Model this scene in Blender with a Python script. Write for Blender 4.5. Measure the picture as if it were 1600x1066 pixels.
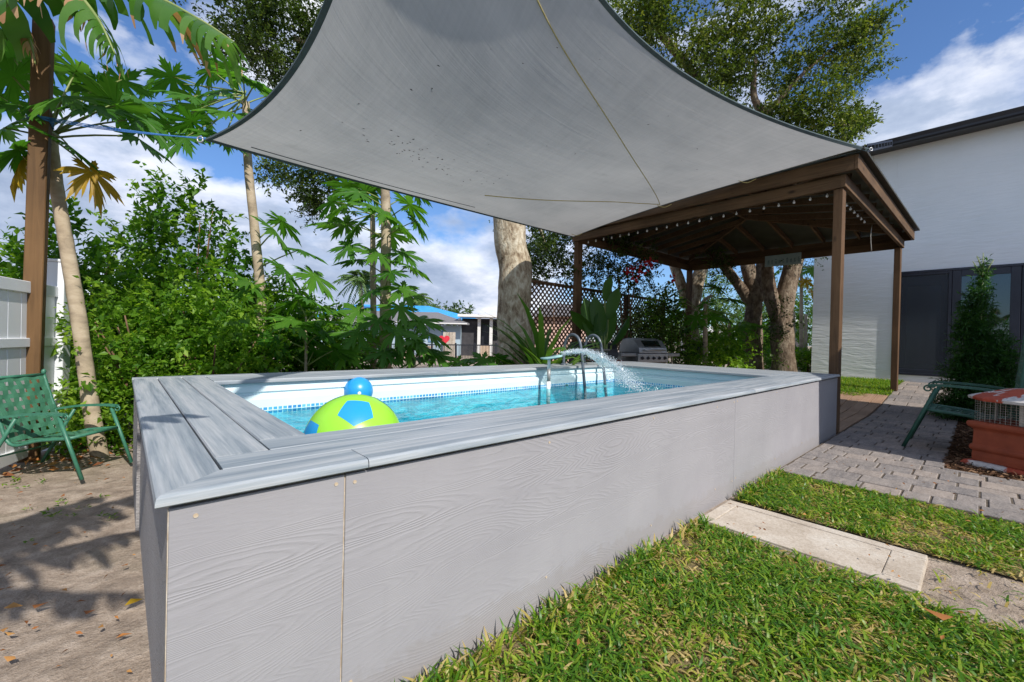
import bpy, bmesh, math, random
import numpy as np
from mathutils import Vector, Matrix, noise as mnoise
random.seed(7); rng = np.random.default_rng(7)
for o in list(bpy.data.objects): bpy.data.objects.remove(o)
scene = bpy.context.scene; COL = scene.collection
PI = math.pi
# ---------------------------------------------------------------- camera
FPX, YAW, PITCH, ROLL = 667.18, .8314, -.006, .0234
CAM = Vector((-.0525, -1.1183, 1.05))
FW = Vector((math.cos(YAW)*math.cos(PITCH), math.sin(YAW)*math.cos(PITCH), math.sin(PITCH)))
_r = Vector((math.sin(YAW), -math.cos(YAW), 0)); _u = _r.cross(FW)
RT = _r*math.cos(ROLL) + _u*math.sin(ROLL); UP = _u*math.cos(ROLL) - _r*math.sin(ROLL)
cd = bpy.data.cameras.new('camera'); cam = bpy.data.objects.new('camera', cd); COL.objects.link(cam)
cd.sensor_width = 36; cd.lens = FPX/1600*36; cd.clip_start = .05; cd.clip_end = 3000
m = Matrix((RT, UP, -FW)).transposed().to_4x4(); m.translation = CAM; cam.matrix_world = m
scene.camera = cam
# ---------------------------------------------------------------- world, sun, exposure
SUN = Vector((.12, 1.12, -1)).normalized()            # the way the light travels
w = bpy.data.worlds.new('World'); scene.world = w; w.use_nodes = True
scene.view_settings.view_transform = 'Standard'; scene.view_settings.look = 'None'
scene.view_settings.exposure = .36; scene.view_settings.gamma = 1
sl = bpy.data.lights.new('sun', 'SUN'); sl.energy = 4.2; sl.angle = math.radians(.55); sl.color = (1, .95, .87)
so = bpy.data.objects.new('sun', sl); COL.objects.link(so); so.location = (-2, -12, 12)
so.rotation_euler = SUN.to_track_quat('-Z', 'Y').to_euler()

def nd(nt, typ, ins=None, **at):
    n = nt.nodes.new('ShaderNode'+typ)
    for k, v in at.items(): setattr(n, k, v)
    for k, v in (ins or {}).items():
        s = n.inputs[k]
        if isinstance(v, bpy.types.NodeSocket): nt.links.new(v, s)
        else:
            try: s.default_value = v
            except Exception: s.default_value = (*v, 1)
    return n
def math_(nt, op, a, b=0., c=0.): return nd(nt, 'Math', {0: a, 1: b, 2: c}, operation=op).outputs[0]
def ramp(nt, fac, stops, interp='LINEAR'):
    r = nd(nt, 'ValToRGB', {'Fac': fac}); e = r.color_ramp; e.interpolation = interp
    while len(e.elements) > 1: e.elements.remove(e.elements[-1])
    for i, (p, c) in enumerate(stops):
        el = e.elements[0] if i == 0 else e.elements.new(p)
        el.position = p; el.color = (*c, 1) if len(c) == 3 else c
    return r.outputs[0]
def mixc(nt, f, a, b, mode='MIX'):
    n = nd(nt, 'Mix', None, data_type='RGBA', blend_type=mode)
    for s, v in ((n.inputs[0], f), (n.inputs[6], a), (n.inputs[7], b)):
        if isinstance(v, bpy.types.NodeSocket): nt.links.new(v, s)
        else: s.default_value = v if not isinstance(v, tuple) else (*v, 1)
    return n.outputs[2]
def noise(nt, vec, scale, detail=4, rough=.55, dist=0.):
    n = nd(nt, 'TexNoise', {'Scale': scale, 'Detail': detail, 'Roughness': rough, 'Distortion': dist})
    if vec is not None: nt.links.new(vec, n.inputs['Vector'])
    return n.outputs['Fac']
def mapping(nt, vec, scale=(1, 1, 1), loc=(0, 0, 0), rot=(0, 0, 0)):
    return nd(nt, 'Mapping', {'Vector': vec, 'Scale': scale, 'Location': loc, 'Rotation': rot}).outputs[0]

# sky with broken cumulus all around
nt = w.node_tree; nt.nodes.clear()
sky = nd(nt, 'TexSky', None, sky_type='NISHITA'); sky.sun_disc = False
sky.sun_elevation = math.asin(-SUN.z); sky.sun_rotation = math.atan2(-SUN.x, -SUN.y)
sky.air_density = 1.0; sky.dust_density = .6; sky.ozone_density = 2.0
tc = nd(nt, 'TexCoord').outputs['Generated']
sx = nd(nt, 'SeparateXYZ', {0: tc})
den = math_(nt, 'ADD', math_(nt, 'MAXIMUM', sx.outputs[2], 0.), .30)
cxy = nd(nt, 'CombineXYZ', {0: math_(nt, 'DIVIDE', sx.outputs[0], den), 1: math_(nt, 'DIVIDE', sx.outputs[1], den), 2: 0.}).outputs[0]
n1 = noise(nt, mapping(nt, tc, (1, 1, 1.9), (19.29, 18.09, 11.38)), 2.1, 10, .55, .15)
n2 = noise(nt, mapping(nt, tc, (1, 1, 2.2), (23.29, 21.09, 12.38)), 4.2, 7, .6, .1)
cov = ramp(nt, n1, [(.45, (0, 0, 0)), (.51, (.75, .75, .75)), (.58, (1, 1, 1))])
shade = ramp(nt, math_(nt, 'ADD', math_(nt, 'MULTIPLY', n1, .55), math_(nt, 'MULTIPLY', n2, .45)), [(.46, (7.0, 7.1, 7.4)), (.51, (4.9, 5.3, 6.3)), (.55, (3.2, 3.8, 5.0)), (.62, (2.0, 2.6, 3.8))])
skyc = mixc(nt, 1., sky.outputs[0], (.60, .78, 1.02), 'MULTIPLY')
colr = mixc(nt, cov, skyc, shade)
bg = nd(nt, 'Background', {'Color': colr, 'Strength': .125})
nt.links.new(bg.outputs[0], nd(nt, 'OutputWorld').inputs[0])

# ---------------------------------------------------------------- helpers
def dep(px, py, Z):                                    # the point a pixel of the photograph shows at depth Z
    return CAM + (FW + RT*((px-800)/FPX) + UP*((533-py)/FPX))*Z
def gz(x, y):                                          # lie of the land: level round the pool, rising to the house
    t = min(max((x-8.2)/4.2, 0), 1); t = t*t*(3-2*t)
    k = min(max((6.5-y)/3.5, 0), 1)
    return .3*t*k
def tag(o, label=None, cat=None, group=None, kind=None):
    if label: o['label'] = label
    if cat: o['category'] = cat
    if group: o['group'] = group
    if kind: o['kind'] = kind
    return o
def thing(name, loc, label, cat, group=None, rz=0):
    o = bpy.data.objects.new(name, None); COL.objects.link(o); o.empty_display_size = .1
    o.location = loc; o.rotation_euler = (0, 0, rz); return tag(o, label, cat, group)
def link(name, me, mat=None, parent=None):
    o = bpy.data.objects.new(name, me); COL.objects.link(o)
    if mat is not None and not me.materials:
        for mm in (mat if isinstance(mat, (list, tuple)) else [mat]): me.materials.append(mm)
    if parent: o.parent = parent
    return o
def npmesh(name, V, F, tint=None, smooth=False, mi=None):
    V = np.asarray(V, np.float32); F = np.asarray(F, np.int32); k = F.shape[1]
    me = bpy.data.meshes.new(name); me.vertices.add(len(V)); me.vertices.foreach_set('co', V.ravel())
    me.loops.add(F.size); me.loops.foreach_set('vertex_index', F.ravel())
    me.polygons.add(len(F)); me.polygons.foreach_set('loop_start', np.arange(0, F.size, k, dtype=np.int32))
    if smooth: me.polygons.foreach_set('use_smooth', np.ones(len(F), bool))
    if mi is not None: me.polygons.foreach_set('material_index', np.asarray(mi, np.int32))
    if tint is not None:
        a = me.attributes.new('tint', 'FLOAT', 'POINT'); a.data.foreach_set('value', np.asarray(tint, np.float32))
    me.update(calc_edges=True); return me
class B:                                               # collects faces, then makes ONE mesh
    def __init__(s): s.bm = bmesh.new(); s.mi = 0
    def f(s, vs, smooth=False):
        fc = s.bm.faces.new(vs); fc.material_index = s.mi; fc.smooth = smooth; return fc
    def box(s, a, b, rot=None, at=(0, 0, 0)):
        M = (rot.to_matrix() if rot else Matrix.Identity(3)); c = Vector(at)
        v = [s.bm.verts.new(M @ Vector((x, y, z)) + c) for x in (a[0], b[0]) for y in (a[1], b[1]) for z in (a[2], b[2])]
        for q in ((0, 1, 3, 2), (4, 6, 7, 5), (0, 4, 5, 1), (2, 3, 7, 6), (0, 2, 6, 4), (1, 5, 7, 3)): s.f([v[i] for i in q])
        return s
    def bar(s, p, q, w_, h_, up=(0, 0, 1)):            # rectangular bar from p to q
        p, q = Vector(p), Vector(q); d = (q-p).normalized(); up = Vector(up)
        sd = d.cross(up)
        if sd.length < 1e-4: sd = d.cross(Vector((1, 0, 0)))
        sd.normalize(); uu = sd.cross(d)
        v = [s.bm.verts.new(e + sd*(a*w_/2) + uu*(b*h_/2)) for e in (p, q) for a, b in ((-1, -1), (1, -1), (1, 1), (-1, 1))]
        for qd in ((3, 2, 1, 0), (4, 5, 6, 7), (0, 1, 5, 4), (1, 2, 6, 5), (2, 3, 7, 6), (3, 0, 4, 7)): s.f([v[i] for i in qd])
        return s
    def tube(s, pts, r, n=10, cap=True, jit=0., smooth=True):
        pts = [Vector(p) for p in pts]; rs = r if isinstance(r, (list, tuple)) else [r]*len(pts)
        rings = []; prev = None
        for i, p in enumerate(pts):
            d = (pts[min(i+1, len(pts)-1)] - pts[max(i-1, 0)]).normalized()
            if prev is None:
                a = d.cross(Vector((0, 0, 1)) if abs(d.z) < .9 else Vector((1, 0, 0))).normalized()
            else: a = (prev - d*prev.dot(d)).normalized()
            prev = a; b = d.cross(a)
            ring = []
            for k in range(n):
                t = 2*PI*k/n; rr = rs[i]
                if jit: rr *= 1 + jit*mnoise.noise(Vector((math.cos(t)*1.3, math.sin(t)*1.3, 0))*1.5 + p*2.2)
                ring.append(s.bm.verts.new(p + a*(math.cos(t)*rr) + b*(math.sin(t)*rr)))
            rings.append(ring)
        for i in range(len(rings)-1):
            for k in range(n): s.f((rings[i][k], rings[i][(k+1) % n], rings[i+1][(k+1) % n], rings[i+1][k]), smooth)
        if cap: s.f(rings[0][::-1]); s.f(rings[-1])
        return s
    def lathe(s, prof, n=24, at=(0, 0, 0), smooth=True, seg=None):
        at = Vector(at); rings = [[s.bm.verts.new(at + Vector((r*math.cos(2*PI*k/n + (seg or 0)), r*math.sin(2*PI*k/n + (seg or 0)), z))) for k in range(n)] for r, z in prof]
        for i in range(len(rings)-1):
            for k in range(n): s.f((rings[i][k], rings[i][(k+1) % n], rings[i+1][(k+1) % n], rings[i+1][k]), smooth)
        s.f(rings[0][::-1]); s.f(rings[-1]); return s
    def poly(s, pts, smooth=False): return s.f([s.bm.verts.new(Vector(p)) for p in pts], smooth)
    def prism(s, pts, d):                              # outline pts pushed along d
        d = Vector(d); a = [s.bm.verts.new(Vector(p)) for p in pts]; b = [s.bm.verts.new(Vector(p)+d) for p in pts]
        s.f(a[::-1]); s.f(b); n = len(a)
        for i in range(n): s.f((a[i], a[(i+1) % n], b[(i+1) % n], b[i]))
        return s
    def bevel(s, w_=.004, seg=2):
        bmesh.ops.bevel(s.bm, geom=list(s.bm.edges), offset=w_, segments=seg, affect='EDGES', profile=.6); return s
    def mesh(s, name):
        bmesh.ops.recalc_face_normals(s.bm, faces=s.bm.faces)
        me = bpy.data.meshes.new(name); s.bm.to_mesh(me); s.bm.free(); return me
    def obj(s, name, mat=None, parent=None): return link(name, s.mesh(name), mat, parent)
def bez(a, c, b, n): return [Vector(a)*(1-t)**2 + Vector(c)*(2*t*(1-t)) + Vector(b)*t*t for t in [i/n for i in range(n+1)]]
def path(pts, n=6):                                    # Catmull-Rom through pts
    P = [Vector(p) for p in pts]; P = [P[0]*2-P[1]] + P + [P[-1]*2-P[-2]]; out = []
    for i in range(1, len(P)-2):
        for k in range(n):
            t = k/n; a, b, c, d = P[i-1:i+3]
            out.append(.5*((2*b) + (c-a)*t + (2*a-5*b+4*c-d)*t*t + (3*b-a-3*c+d)*t**3))
    return out + [P[-2]]

# ---------------------------------------------------------------- materials
def mat(name, base=(.5, .5, .5), rough=.6, metal=0., spec=.5):
    m_ = bpy.data.materials.new(name); m_.use_nodes = True; t = m_.node_tree; p = t.nodes['Principled BSDF']
    p.inputs['Base Color'].default_value = (*base, 1); p.inputs['Roughness'].default_value = rough
    p.inputs['Metallic'].default_value = metal; p.inputs['Specular IOR Level'].default_value = spec
    return m_, t, p
def oc(t): return nd(t, 'TexCoord').outputs['Object']
def bump(t, p, h, strength=.3, dist=.01):
    b = nd(t, 'Bump', {'Height': h, 'Strength': strength, 'Distance': dist}); t.links.new(b.outputs[0], p.inputs['Normal']); return b
def setc(t, p, c): t.links.new(c, p.inputs['Base Color'])
def rnd(t): return nd(t, 'ObjectInfo').outputs['Random']
def plain(name, c1, c2, scale=8, rough=.6, metal=0., bs=.15, bd=.004, detail=5, spec=.5):
    m_, t, p = mat(name, c1, rough, metal, spec); v = oc(t); n = noise(t, v, scale, detail)
    setc(t, p, ramp(t, n, [(.3, c1), (.7, c2)]))
    if bs: bump(t, p, noise(t, v, scale*6, 4), bs, bd)
    return m_
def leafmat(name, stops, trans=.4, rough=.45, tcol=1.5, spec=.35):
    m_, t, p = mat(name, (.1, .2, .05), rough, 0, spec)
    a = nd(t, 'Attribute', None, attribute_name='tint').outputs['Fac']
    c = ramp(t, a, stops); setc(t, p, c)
    tr = nd(t, 'BsdfTranslucent', {'Color': mixc(t, 1., c, (tcol*1.1, tcol*1.15, tcol*.55), 'MULTIPLY')})
    mx = nd(t, 'MixShader', {0: trans, 1: p.outputs[0], 2: tr.outputs[0]})
    t.links.new(mx.outputs[0], t.nodes['Material Output'].inputs[0]); return m_
def woodmat(name, c1, c2, axis=0, rough=.7, scale=1., knots=True, bs=.25):
    m_, t, p = mat(name, c1, rough, 0, .3); v = oc(t)
    off = nd(t, 'VectorMath', {0: v, 1: nd(t, 'CombineXYZ', {0: math_(t, 'MULTIPLY', rnd(t), 37.), 1: math_(t, 'MULTIPLY', rnd(t), 11.), 2: 0.}).outputs[0]}, operation='ADD').outputs[0]
    s = [14*scale]*3; s[axis] = .9*scale
    g = noise(t, mapping(t, off, tuple(s)), 2.2, 6, .65, .6)
    c = ramp(t, g, [(.28, c1), (.5, tuple((a+b)/2 for a, b in zip(c1, c2))), (.72, c2)])
    big = noise(t, off, 1.3, 3)
    c = mixc(t, .35, c, ramp(t, big, [(.35, tuple(x*.55 for x in c1)), (.65, c2)]))
    if knots:
        s2 = [5.]*3; s2[axis] = 2.2
        k = nd(t, 'TexVoronoi', {'Vector': mapping(t, off, tuple(s2)), 'Scale': 1.}).outputs['Distance']
        c = mixc(t, ramp(t, k, [(.05, (.8, .8, .8)), (.13, (0, 0, 0))]), c, tuple(x*.3 for x in c1))
    setc(t, p, c); bump(t, p, g, bs, .004); return m_

# ground: bare sandy soil
def ground_mat():
    m_, t, p = mat('sandy_soil', rough=.95, spec=.1); v = oc(t)
    a = noise(t, v, 1.1, 6, .6); b = noise(t, v, 9, 6, .65); c_ = noise(t, v, 120, 4, .7)
    c = ramp(t, b, [(.25, (.12, .088, .063)), (.5, (.30, .233, .178)), (.75, (.52, .43, .35))])
    c = mixc(t, ramp(t, a, [(.52, (0, 0, 0)), (.68, (.7, .7, .7))]), c, (.17, .15, .075))
    c = mixc(t, .3, c, ramp(t, c_, [(.3, (.12, .09, .07)), (.7, (.6, .52, .45))]))
    setc(t, p, c); h = math_(t, 'ADD', math_(t, 'MULTIPLY', b, 1.), math_(t, 'MULTIPLY', c_, .25)); bump(t, p, h, .9, .03); return m_
M_soil = ground_mat()
M_lawnsoil = plain('lawn_thatch', (.11, .085, .045), (.24, .19, .10), 14, .95, bs=.8, bd=.02, spec=.1)
M_mulch = plain('bark_mulch', (.045, .022, .012), (.16, .085, .045), 40, .9, bs=1., bd=.02, spec=.1)
def paver_mat():
    m_, t, p = mat('weathered_paver', rough=.85, spec=.25); v = oc(t); r = rnd(t)
    off = nd(t, 'VectorMath', {0: v, 1: nd(t, 'CombineXYZ', {0: math_(t, 'MULTIPLY', r, 50.), 1: 0., 2: 0.}).outputs[0]}, operation='ADD').outputs[0]
    n = noise(t, mapping(t, off, (2.2, 9, 5)), 2.4, 7, .65, .3); f = noise(t, off, 110, 3)
    c = ramp(t, n, [(.28, (.075, .066, .064)), (.45, (.17, .145, .13)), (.6, (.28, .235, .205)), (.8, (.42, .37, .335))])
    c = mixc(t, .5, c, ramp(t, r, [(0, (.09, .085, .088)), (.3, (.22, .19, .17)), (.6, (.33, .26, .21)), (.8, (.20, .178, .168)), (1, (.12, .112, .116))]))
    c = mixc(t, .18, c, ramp(t, f, [(.35, (.08, .07, .07)), (.65, (.6, .57, .55))]))
    setc(t, p, c); bump(t, p, math_(t, 'ADD', n, math_(t, 'MULTIPLY', f, .5)), .5, .006); return m_
M_paver = paver_mat()
M_joint = plain('joint_sand', (.07, .055, .042), (.15, .125, .10), 30, .95, bs=.6, spec=.1)
M_plank = woodmat('floor_plank_wood', (.23, .135, .085), (.42, .27, .18), 0, .6, 1., False)
def conc():
    m_, t, p = mat('aged_concrete', rough=.9, spec=.2); v = oc(t); a = noise(t, v, 3.2, 7, .6); b = noise(t, v, 70, 5, .7)
    c = ramp(t, a, [(.3, (.30, .235, .17)), (.5, (.44, .37, .295)), (.72, (.56, .51, .44))]); c = mixc(t, .22, c, ramp(t, b, [(.35, (.2, .17, .14)), (.6, (.72, .68, .62))]))
    setc(t, p, c); bump(t, p, math_(t, 'ADD', b, math_(t, 'MULTIPLY', a, .6)), .35, .006); return m_
M_conc = conc()
def siding():
    m_, t, p = mat('embossed_siding', rough=.62, spec=.3); v = oc(t)
    n = noise(t, mapping(t, v, (.55, 1, 4.2), (0, 0, 0)), 1.0, 2, .45, .25)
    wig = noise(t, mapping(t, v, (5, 5, 22)), 2., 3)
    ph = math_(t, 'ADD', math_(t, 'MULTIPLY', n, 520.), math_(t, 'MULTIPLY', wig, 7.))
    s = math_(t, 'SINE', ph); s = math_(t, 'POWER', math_(t, 'ADD', math_(t, 'MULTIPLY', s, .5), .5), 2.2)
    strength = ramp(t, noise(t, mapping(t, v, (.5, 1, 2.2), (5, 0, 3)), 1.3, 3), [(.36, (.12, .12, .12)), (.62, (1, 1, 1))])
    fine = noise(t, mapping(t, v, (14, 14, 120)), 2., 4, .6)
    h = math_(t, 'ADD', math_(t, 'MULTIPLY', s, strength), math_(t, 'MULTIPLY', fine, .55))
    st = noise(t, v, 2.2, 6, .6)
    c = ramp(t, st, [(.3, (.278, .268, .286)), (.7, (.322, .311, .328))]); setc(t, p, c)
    c2 = mixc(t, math_(t, 'MULTIPLY', s, math_(t, 'MULTIPLY', strength, .09)), c, (.18, .168, .178)); zz = nd(t, 'SeparateXYZ', {0: v}).outputs[2]; sp_ = math_(t, 'ADD', zz, math_(t, 'MULTIPLY', noise(t, v, 14, 5, .7), -.22)); c2 = mixc(t, math_(t, 'MULTIPLY', ramp(t, sp_, [(0, (1, 1, 1)), (.035, (0, 0, 0))]), .22), c2, (.22, .19, .16)); drp = noise(t, mapping(t, v, (9, 9, .7)), 1.5, 5, .65); c2 = mixc(t, math_(t, 'MULTIPLY', ramp(t, drp, [(.6, (0, 0, 0)), (.78, (1, 1, 1))]), .10), c2, (.20, .188, .19)); setc(t, p, c2)
    bump(t, p, h, .36, .0024); return m_
M_siding = siding()
def stucco(name, c1, c2, sc=16):
    m_, t, p = mat(name, rough=.8, spec=.25); v = oc(t)
    a = noise(t, mapping(t, v, (1, .35, 2.2)), sc, 5, .6, .5); setc(t, p, ramp(t, noise(t, v, 1.4, 5), [(.3, c1), (.7, c2)])); bump(t, p, a, .8, .018); return m_
M_stucco = stucco('white_stucco', (.80, .83, .84), (.86, .88, .89), 6)
M_render = stucco('rough_grey_render', (.28, .265, .26), (.36, .34, .335), 60)
def deckm():
    m_, t, p = mat('streaked_grey_composite', rough=.5, spec=.35); v = oc(t); r = rnd(t)
    off = nd(t, 'VectorMath', {0: v, 1: nd(t, 'CombineXYZ', {0: math_(t, 'MULTIPLY', r, 60.), 1: math_(t, 'MULTIPLY', r, 9.), 2: 0.}).outputs[0]}, operation='ADD').outputs[0]
    a = noise(t, mapping(t, off, (.75, 16, 16)), 1.6, 6, .62, .35); b = noise(t, mapping(t, off, (3, 110, 110)), 1.5, 4, .6)
    c = ramp(t, a, [(.28, (.10, .13, .17)), (.42, (.21, .25, .29)), (.52, (.33, .36, .39)), (.66, (.44, .45, .465)), (.8, (.30, .335, .37))])
    c = mixc(t, .28, c, ramp(t, b, [(.35, (.12, .15, .18)), (.65, (.45, .465, .48))])); c = mixc(t, .12, c, ramp(t, r, [(0, (.2, .24, .28)), (1, (.42, .42, .42))]))
    setc(t, p, c); bump(t, p, b, .22, .002); return m_
M_deck = deckm()
M_raw = plain('raw_board_edge', (.36, .25, .14), (.62, .55, .46), 30, .9)
M_wood = woodmat('stained_brown_timber', (.06, .032, .015), (.165, .092, .046), 2, .7)
M_woodx = woodmat('stained_brown_beam', (.06, .034, .016), (.175, .102, .052), 0, .7)
M_woody = woodmat('stained_brown_beam_side', (.06, .034, .016), (.175, .102, .052), 1, .7)
M_post = woodmat('treated_post_timber', (.07, .036, .013), (.185, .10, .04), 2, .7, .8)
M_lat = woodmat('lattice_brown', (.09, .045, .024), (.19, .10, .055), 0, .8, 1, False)
M_roofu = plain('roof_sheet_dark', (.035, .035, .028), (.06, .06, .045), 5, .6, .2, bs=.05)
M_black = plain('black_metal', (.012, .013, .018), (.02, .022, .03), 5, .4, .0, bs=.05)
M_frame = plain('dark_bronze_frame', (.014, .016, .028), (.022, .025, .042), 3, .35, .0, bs=.0)
def glassm():
    m_, t, p = mat('dark_glass', (.012, .018, .016), .02, 0, 1.); p.inputs['Coat Weight'].default_value = .6; p.inputs['Coat Roughness'].default_value = .01; return m_
M_glass = glassm()
def screenm():
    m_, t, p = mat('insect_screen', (.055, .065, .08), .5); tp = nd(t, 'BsdfTransparent', {'Color': (.8, .85, .9, 1)}); mx = nd(t, 'MixShader', {0: .5, 1: p.outputs[0], 2: tp.outputs[0]}); t.links.new(mx.outputs[0], t.nodes['Material Output'].inputs[0]); return m_
M_screen = screenm()
M_bulb = plain('white_bulb', (.75, .75, .74), (.8, .8, .8), 4, .25, bs=0)
M_vinyl = plain('white_vinyl', (.70, .72, .76), (.78, .79, .82), 2, .4, bs=.03)
M_green = plain('green_painted_metal', (.03, .13, .085), (.05, .19, .12), 22, .45, bs=.15, bd=.002)
M_greenlt = plain('green_vinyl_strap', (.04, .14, .085), (.06, .185, .11), 9, .4, bs=.08, bd=.002)
M_dkgreen = plain('dark_green_paint', (.018, .075, .05), (.03, .115, .078), 22, .5, bs=.15, bd=.002)
def peel():
    m_, t, p = mat('peeling_red_paint', rough=.7, spec=.3); v = oc(t); n = noise(t, v, 4.2, 7, .55, .5); f = noise(t, v, 30, 4)
    red = ramp(t, f, [(.3, (.34, .055, .028)), (.7, (.44, .085, .045))])
    c = mixc(t, ramp(t, n, [(.5, (0, 0, 0)), (.525, (1, 1, 1))]), red, ramp(t, f, [(.3, (.46, .43, .41)), (.7, (.62, .59, .57))])); setc(t, p, c); bump(t, p, n, .3, .01); return m_
M_peel = peel()
M_terra = plain('terracotta_red', (.22, .042, .015), (.32, .066, .025), 9, .7, bs=.2)
M_wire = plain('galvanised_wire', (.34, .32, .29), (.5, .47, .42), 20, .45, .5, bs=0)
M_steel = plain('brushed_steel', (.36, .37, .38), (.5, .5, .51), 6, .38, .7, bs=.05)
M_greymetal = plain('grey_enamel', (.27, .27, .27), (.34, .34, .335), 6, .4, .2, bs=.05)
M_dark = plain('charcoal_paint', (.018, .018, .022), (.032, .03, .034), 8, .6, bs=.1)
M_tube = plain('ladder_grey_tube', (.085, .105, .135), (.12, .145, .18), 5, .35, .1, bs=0)
M_white = plain('white_plastic', (.74, .76, .76), (.8, .81, .81), 4, .35, bs=0)
def barkm(name, stops, sc=7, bs=1., bd=.035, stretch=.55):
    m_, t, p = mat(name, rough=.92, spec=.1); v = oc(t); a = noise(t, mapping(t, v, (1, 1, stretch)), sc, 7, .68, .4); b = noise(t, v, 1.7, 5, .6)
    c = ramp(t, math_(t, 'ADD', math_(t, 'MULTIPLY', a, .6), math_(t, 'MULTIPLY', b, .4)), stops); setc(t, p, c); bump(t, p, a, bs, bd); return m_
M_bark = barkm('oak_bark', [(.34, (.08, .055, .038)), (.43, (.24, .18, .12)), (.51, (.42, .35, .25)), (.6, (.60, .54, .42))], 13)
M_barkd = barkm('shade_dark_bark', [(.34, (.05, .036, .027)), (.48, (.17, .125, .09)), (.62, (.34, .28, .21))], 13)  # darker copy of the oak bark, canopy shade put into its colour
M_barkp = barkm('papaya_bark', [(.34, (.20, .16, .115)), (.5, (.36, .29, .205)), (.68, (.50, .43, .33))], 5, .4, .012, 2.2)
M_twig = barkm('shrub_twig_bark', [(.35, (.10, .055, .035)), (.65, (.25, .16, .10))], 20, .3, .005)
G = lambda a, b, c: [(0, a), (.5, b), (1, c)]
M_hedge = leafmat('hedge_leaf', G((.03, .10, .008), (.085, .21, .014), (.25, .39, .035)), .5)
M_hedge2 = leafmat('light_hedge_leaf', G((.05, .14, .010), (.13, .26, .018), (.28, .42, .045)), .5)
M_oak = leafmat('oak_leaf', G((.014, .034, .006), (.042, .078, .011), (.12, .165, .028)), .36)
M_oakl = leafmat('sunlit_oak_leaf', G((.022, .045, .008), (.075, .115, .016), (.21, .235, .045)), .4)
M_pap = leafmat('papaya_leaf', G((.025, .10, .010), (.06, .18, .018), (.14, .30, .03)), .45)
M_papy = leafmat('yellowed_papaya_leaf', G((.30, .19, .015), (.42, .26, .02), (.5, .36, .04)), .45)
M_papstem = plain('papaya_petiole', (.14, .20, .05), (.24, .28, .09), 8, .5, bs=0)
M_ban = leafmat('banana_leaf', G((.03, .09, .012), (.06, .16, .02), (.13, .25, .05)), .45, .35)
M_bandry = leafmat('dry_banana_leaf', G((.22, .10, .045), (.38, .21, .11), (.55, .38, .25)), .3, .8)
M_banstem = barkm('banana_stem', [(.35, (.07, .045, .025)), (.6, (.19, .13, .07)), (.75, (.26, .22, .1))], 6, .6, .02)
M_grass = leafmat('lawn_blade', [(0, (.03, .09, .008)), (.3, (.075, .19, .012)), (.55, (.21, .31, .022)), (.7, (.34, .37, .045)), (.8, (.38, .29, .09)), (1, (.56, .43, .2))], .38, .4)
M_arb = leafmat('arborvitae_leaf', G((.016, .06, .010), (.03, .10, .014), (.055, .15, .02)), .3)
M_yuc = leafmat('yucca_leaf', G((.04, .11, .015), (.08, .19, .025), (.17, .29, .05)), .35)
M_paddle = leafmat('paddle_leaf', G((.025, .085, .010), (.05, .13, .015), (.09, .18, .022)), .35, .4)
M_petal = leafmat('red_petal', G((.45, .012, .03), (.62, .03, .06), (.7, .08, .10)), .4, .5, 1.1)
M_dry = leafmat('dry_leaf', G((.16, .055, .02), (.34, .13, .035), (.45, .24, .08)), .2, .8, 1.)
M_far = leafmat('far_tree_leaf', G((.035, .075, .02), (.065, .125, .03), (.12, .19, .05)), .35)
M_palm = leafmat('far_palm_leaf', G((.06, .12, .03), (.10, .18, .05), (.16, .24, .08)), .35)
def sailm():
    m_, t, p = mat('shade_sail_cloth', rough=.9, spec=.05); v = nd(t, 'TexCoord').outputs['UV']
    a = noise(t, mapping(t, v, (2, 190, 1)), 1.5, 4, .6); b = noise(t, mapping(t, v, (130, 3, 1)), 1.2, 3); c_ = noise(t, v, 3.2, 6, .6, .3)
    c = ramp(t, c_, [(.3, (.34, .345, .345)), (.5, (.45, .447, .44)), (.7, (.54, .53, .515))]); st_ = noise(t, mapping(t, v, (1, 1.4, 1), (4, 2, 0)), 9, 6, .7); c = mixc(t, math_(t, 'MULTIPLY', ramp(t, st_, [(.58, (0, 0, 0)), (.74, (1, 1, 1))]), .4), c, (.27, .27, .26)); c = mixc(t, .14, c, ramp(t, a, [(.3, (.28, .285, .29)), (.7, (.54, .54, .535))])); c = mixc(t, .12, c, ramp(t, b, [(.3, (.2, .21, .22)), (.7, (.46, .46, .46))]))
    fold = noise(t, mapping(t, v, (2.2, 26, 1), rot=(0, 0, .25)), 1.2, 4, .55, .8)
    setc(t, p, c); bp = bump(t, p, math_(t, 'ADD', fold, math_(t, 'MULTIPLY', a, .15)), .35, .012)
    tr = nd(t, 'BsdfTranslucent', {'Color': mixc(t, 1., c, (1.0, .99, .97), 'MULTIPLY'), 'Normal': bp.outputs[0]})
    mx = nd(t, 'MixShader', {0: .42, 1: p.outputs[0], 2: tr.outputs[0]}); t.links.new(mx.outputs[0], t.nodes['Material Output'].inputs[0]); return m_
M_sail = sailm()
M_hem = plain('dark_teal_hem', (.05, .075, .085), (.08, .11, .12), 10, .8, bs=.1)
M_yrope = plain('yellow_rope', (.42, .34, .12), (.55, .46, .20), 60, .8, bs=.2)
M_brope = plain('blue_rope', (.03, .14, .42), (.07, .24, .6), 60, .6, bs=.2)
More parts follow.
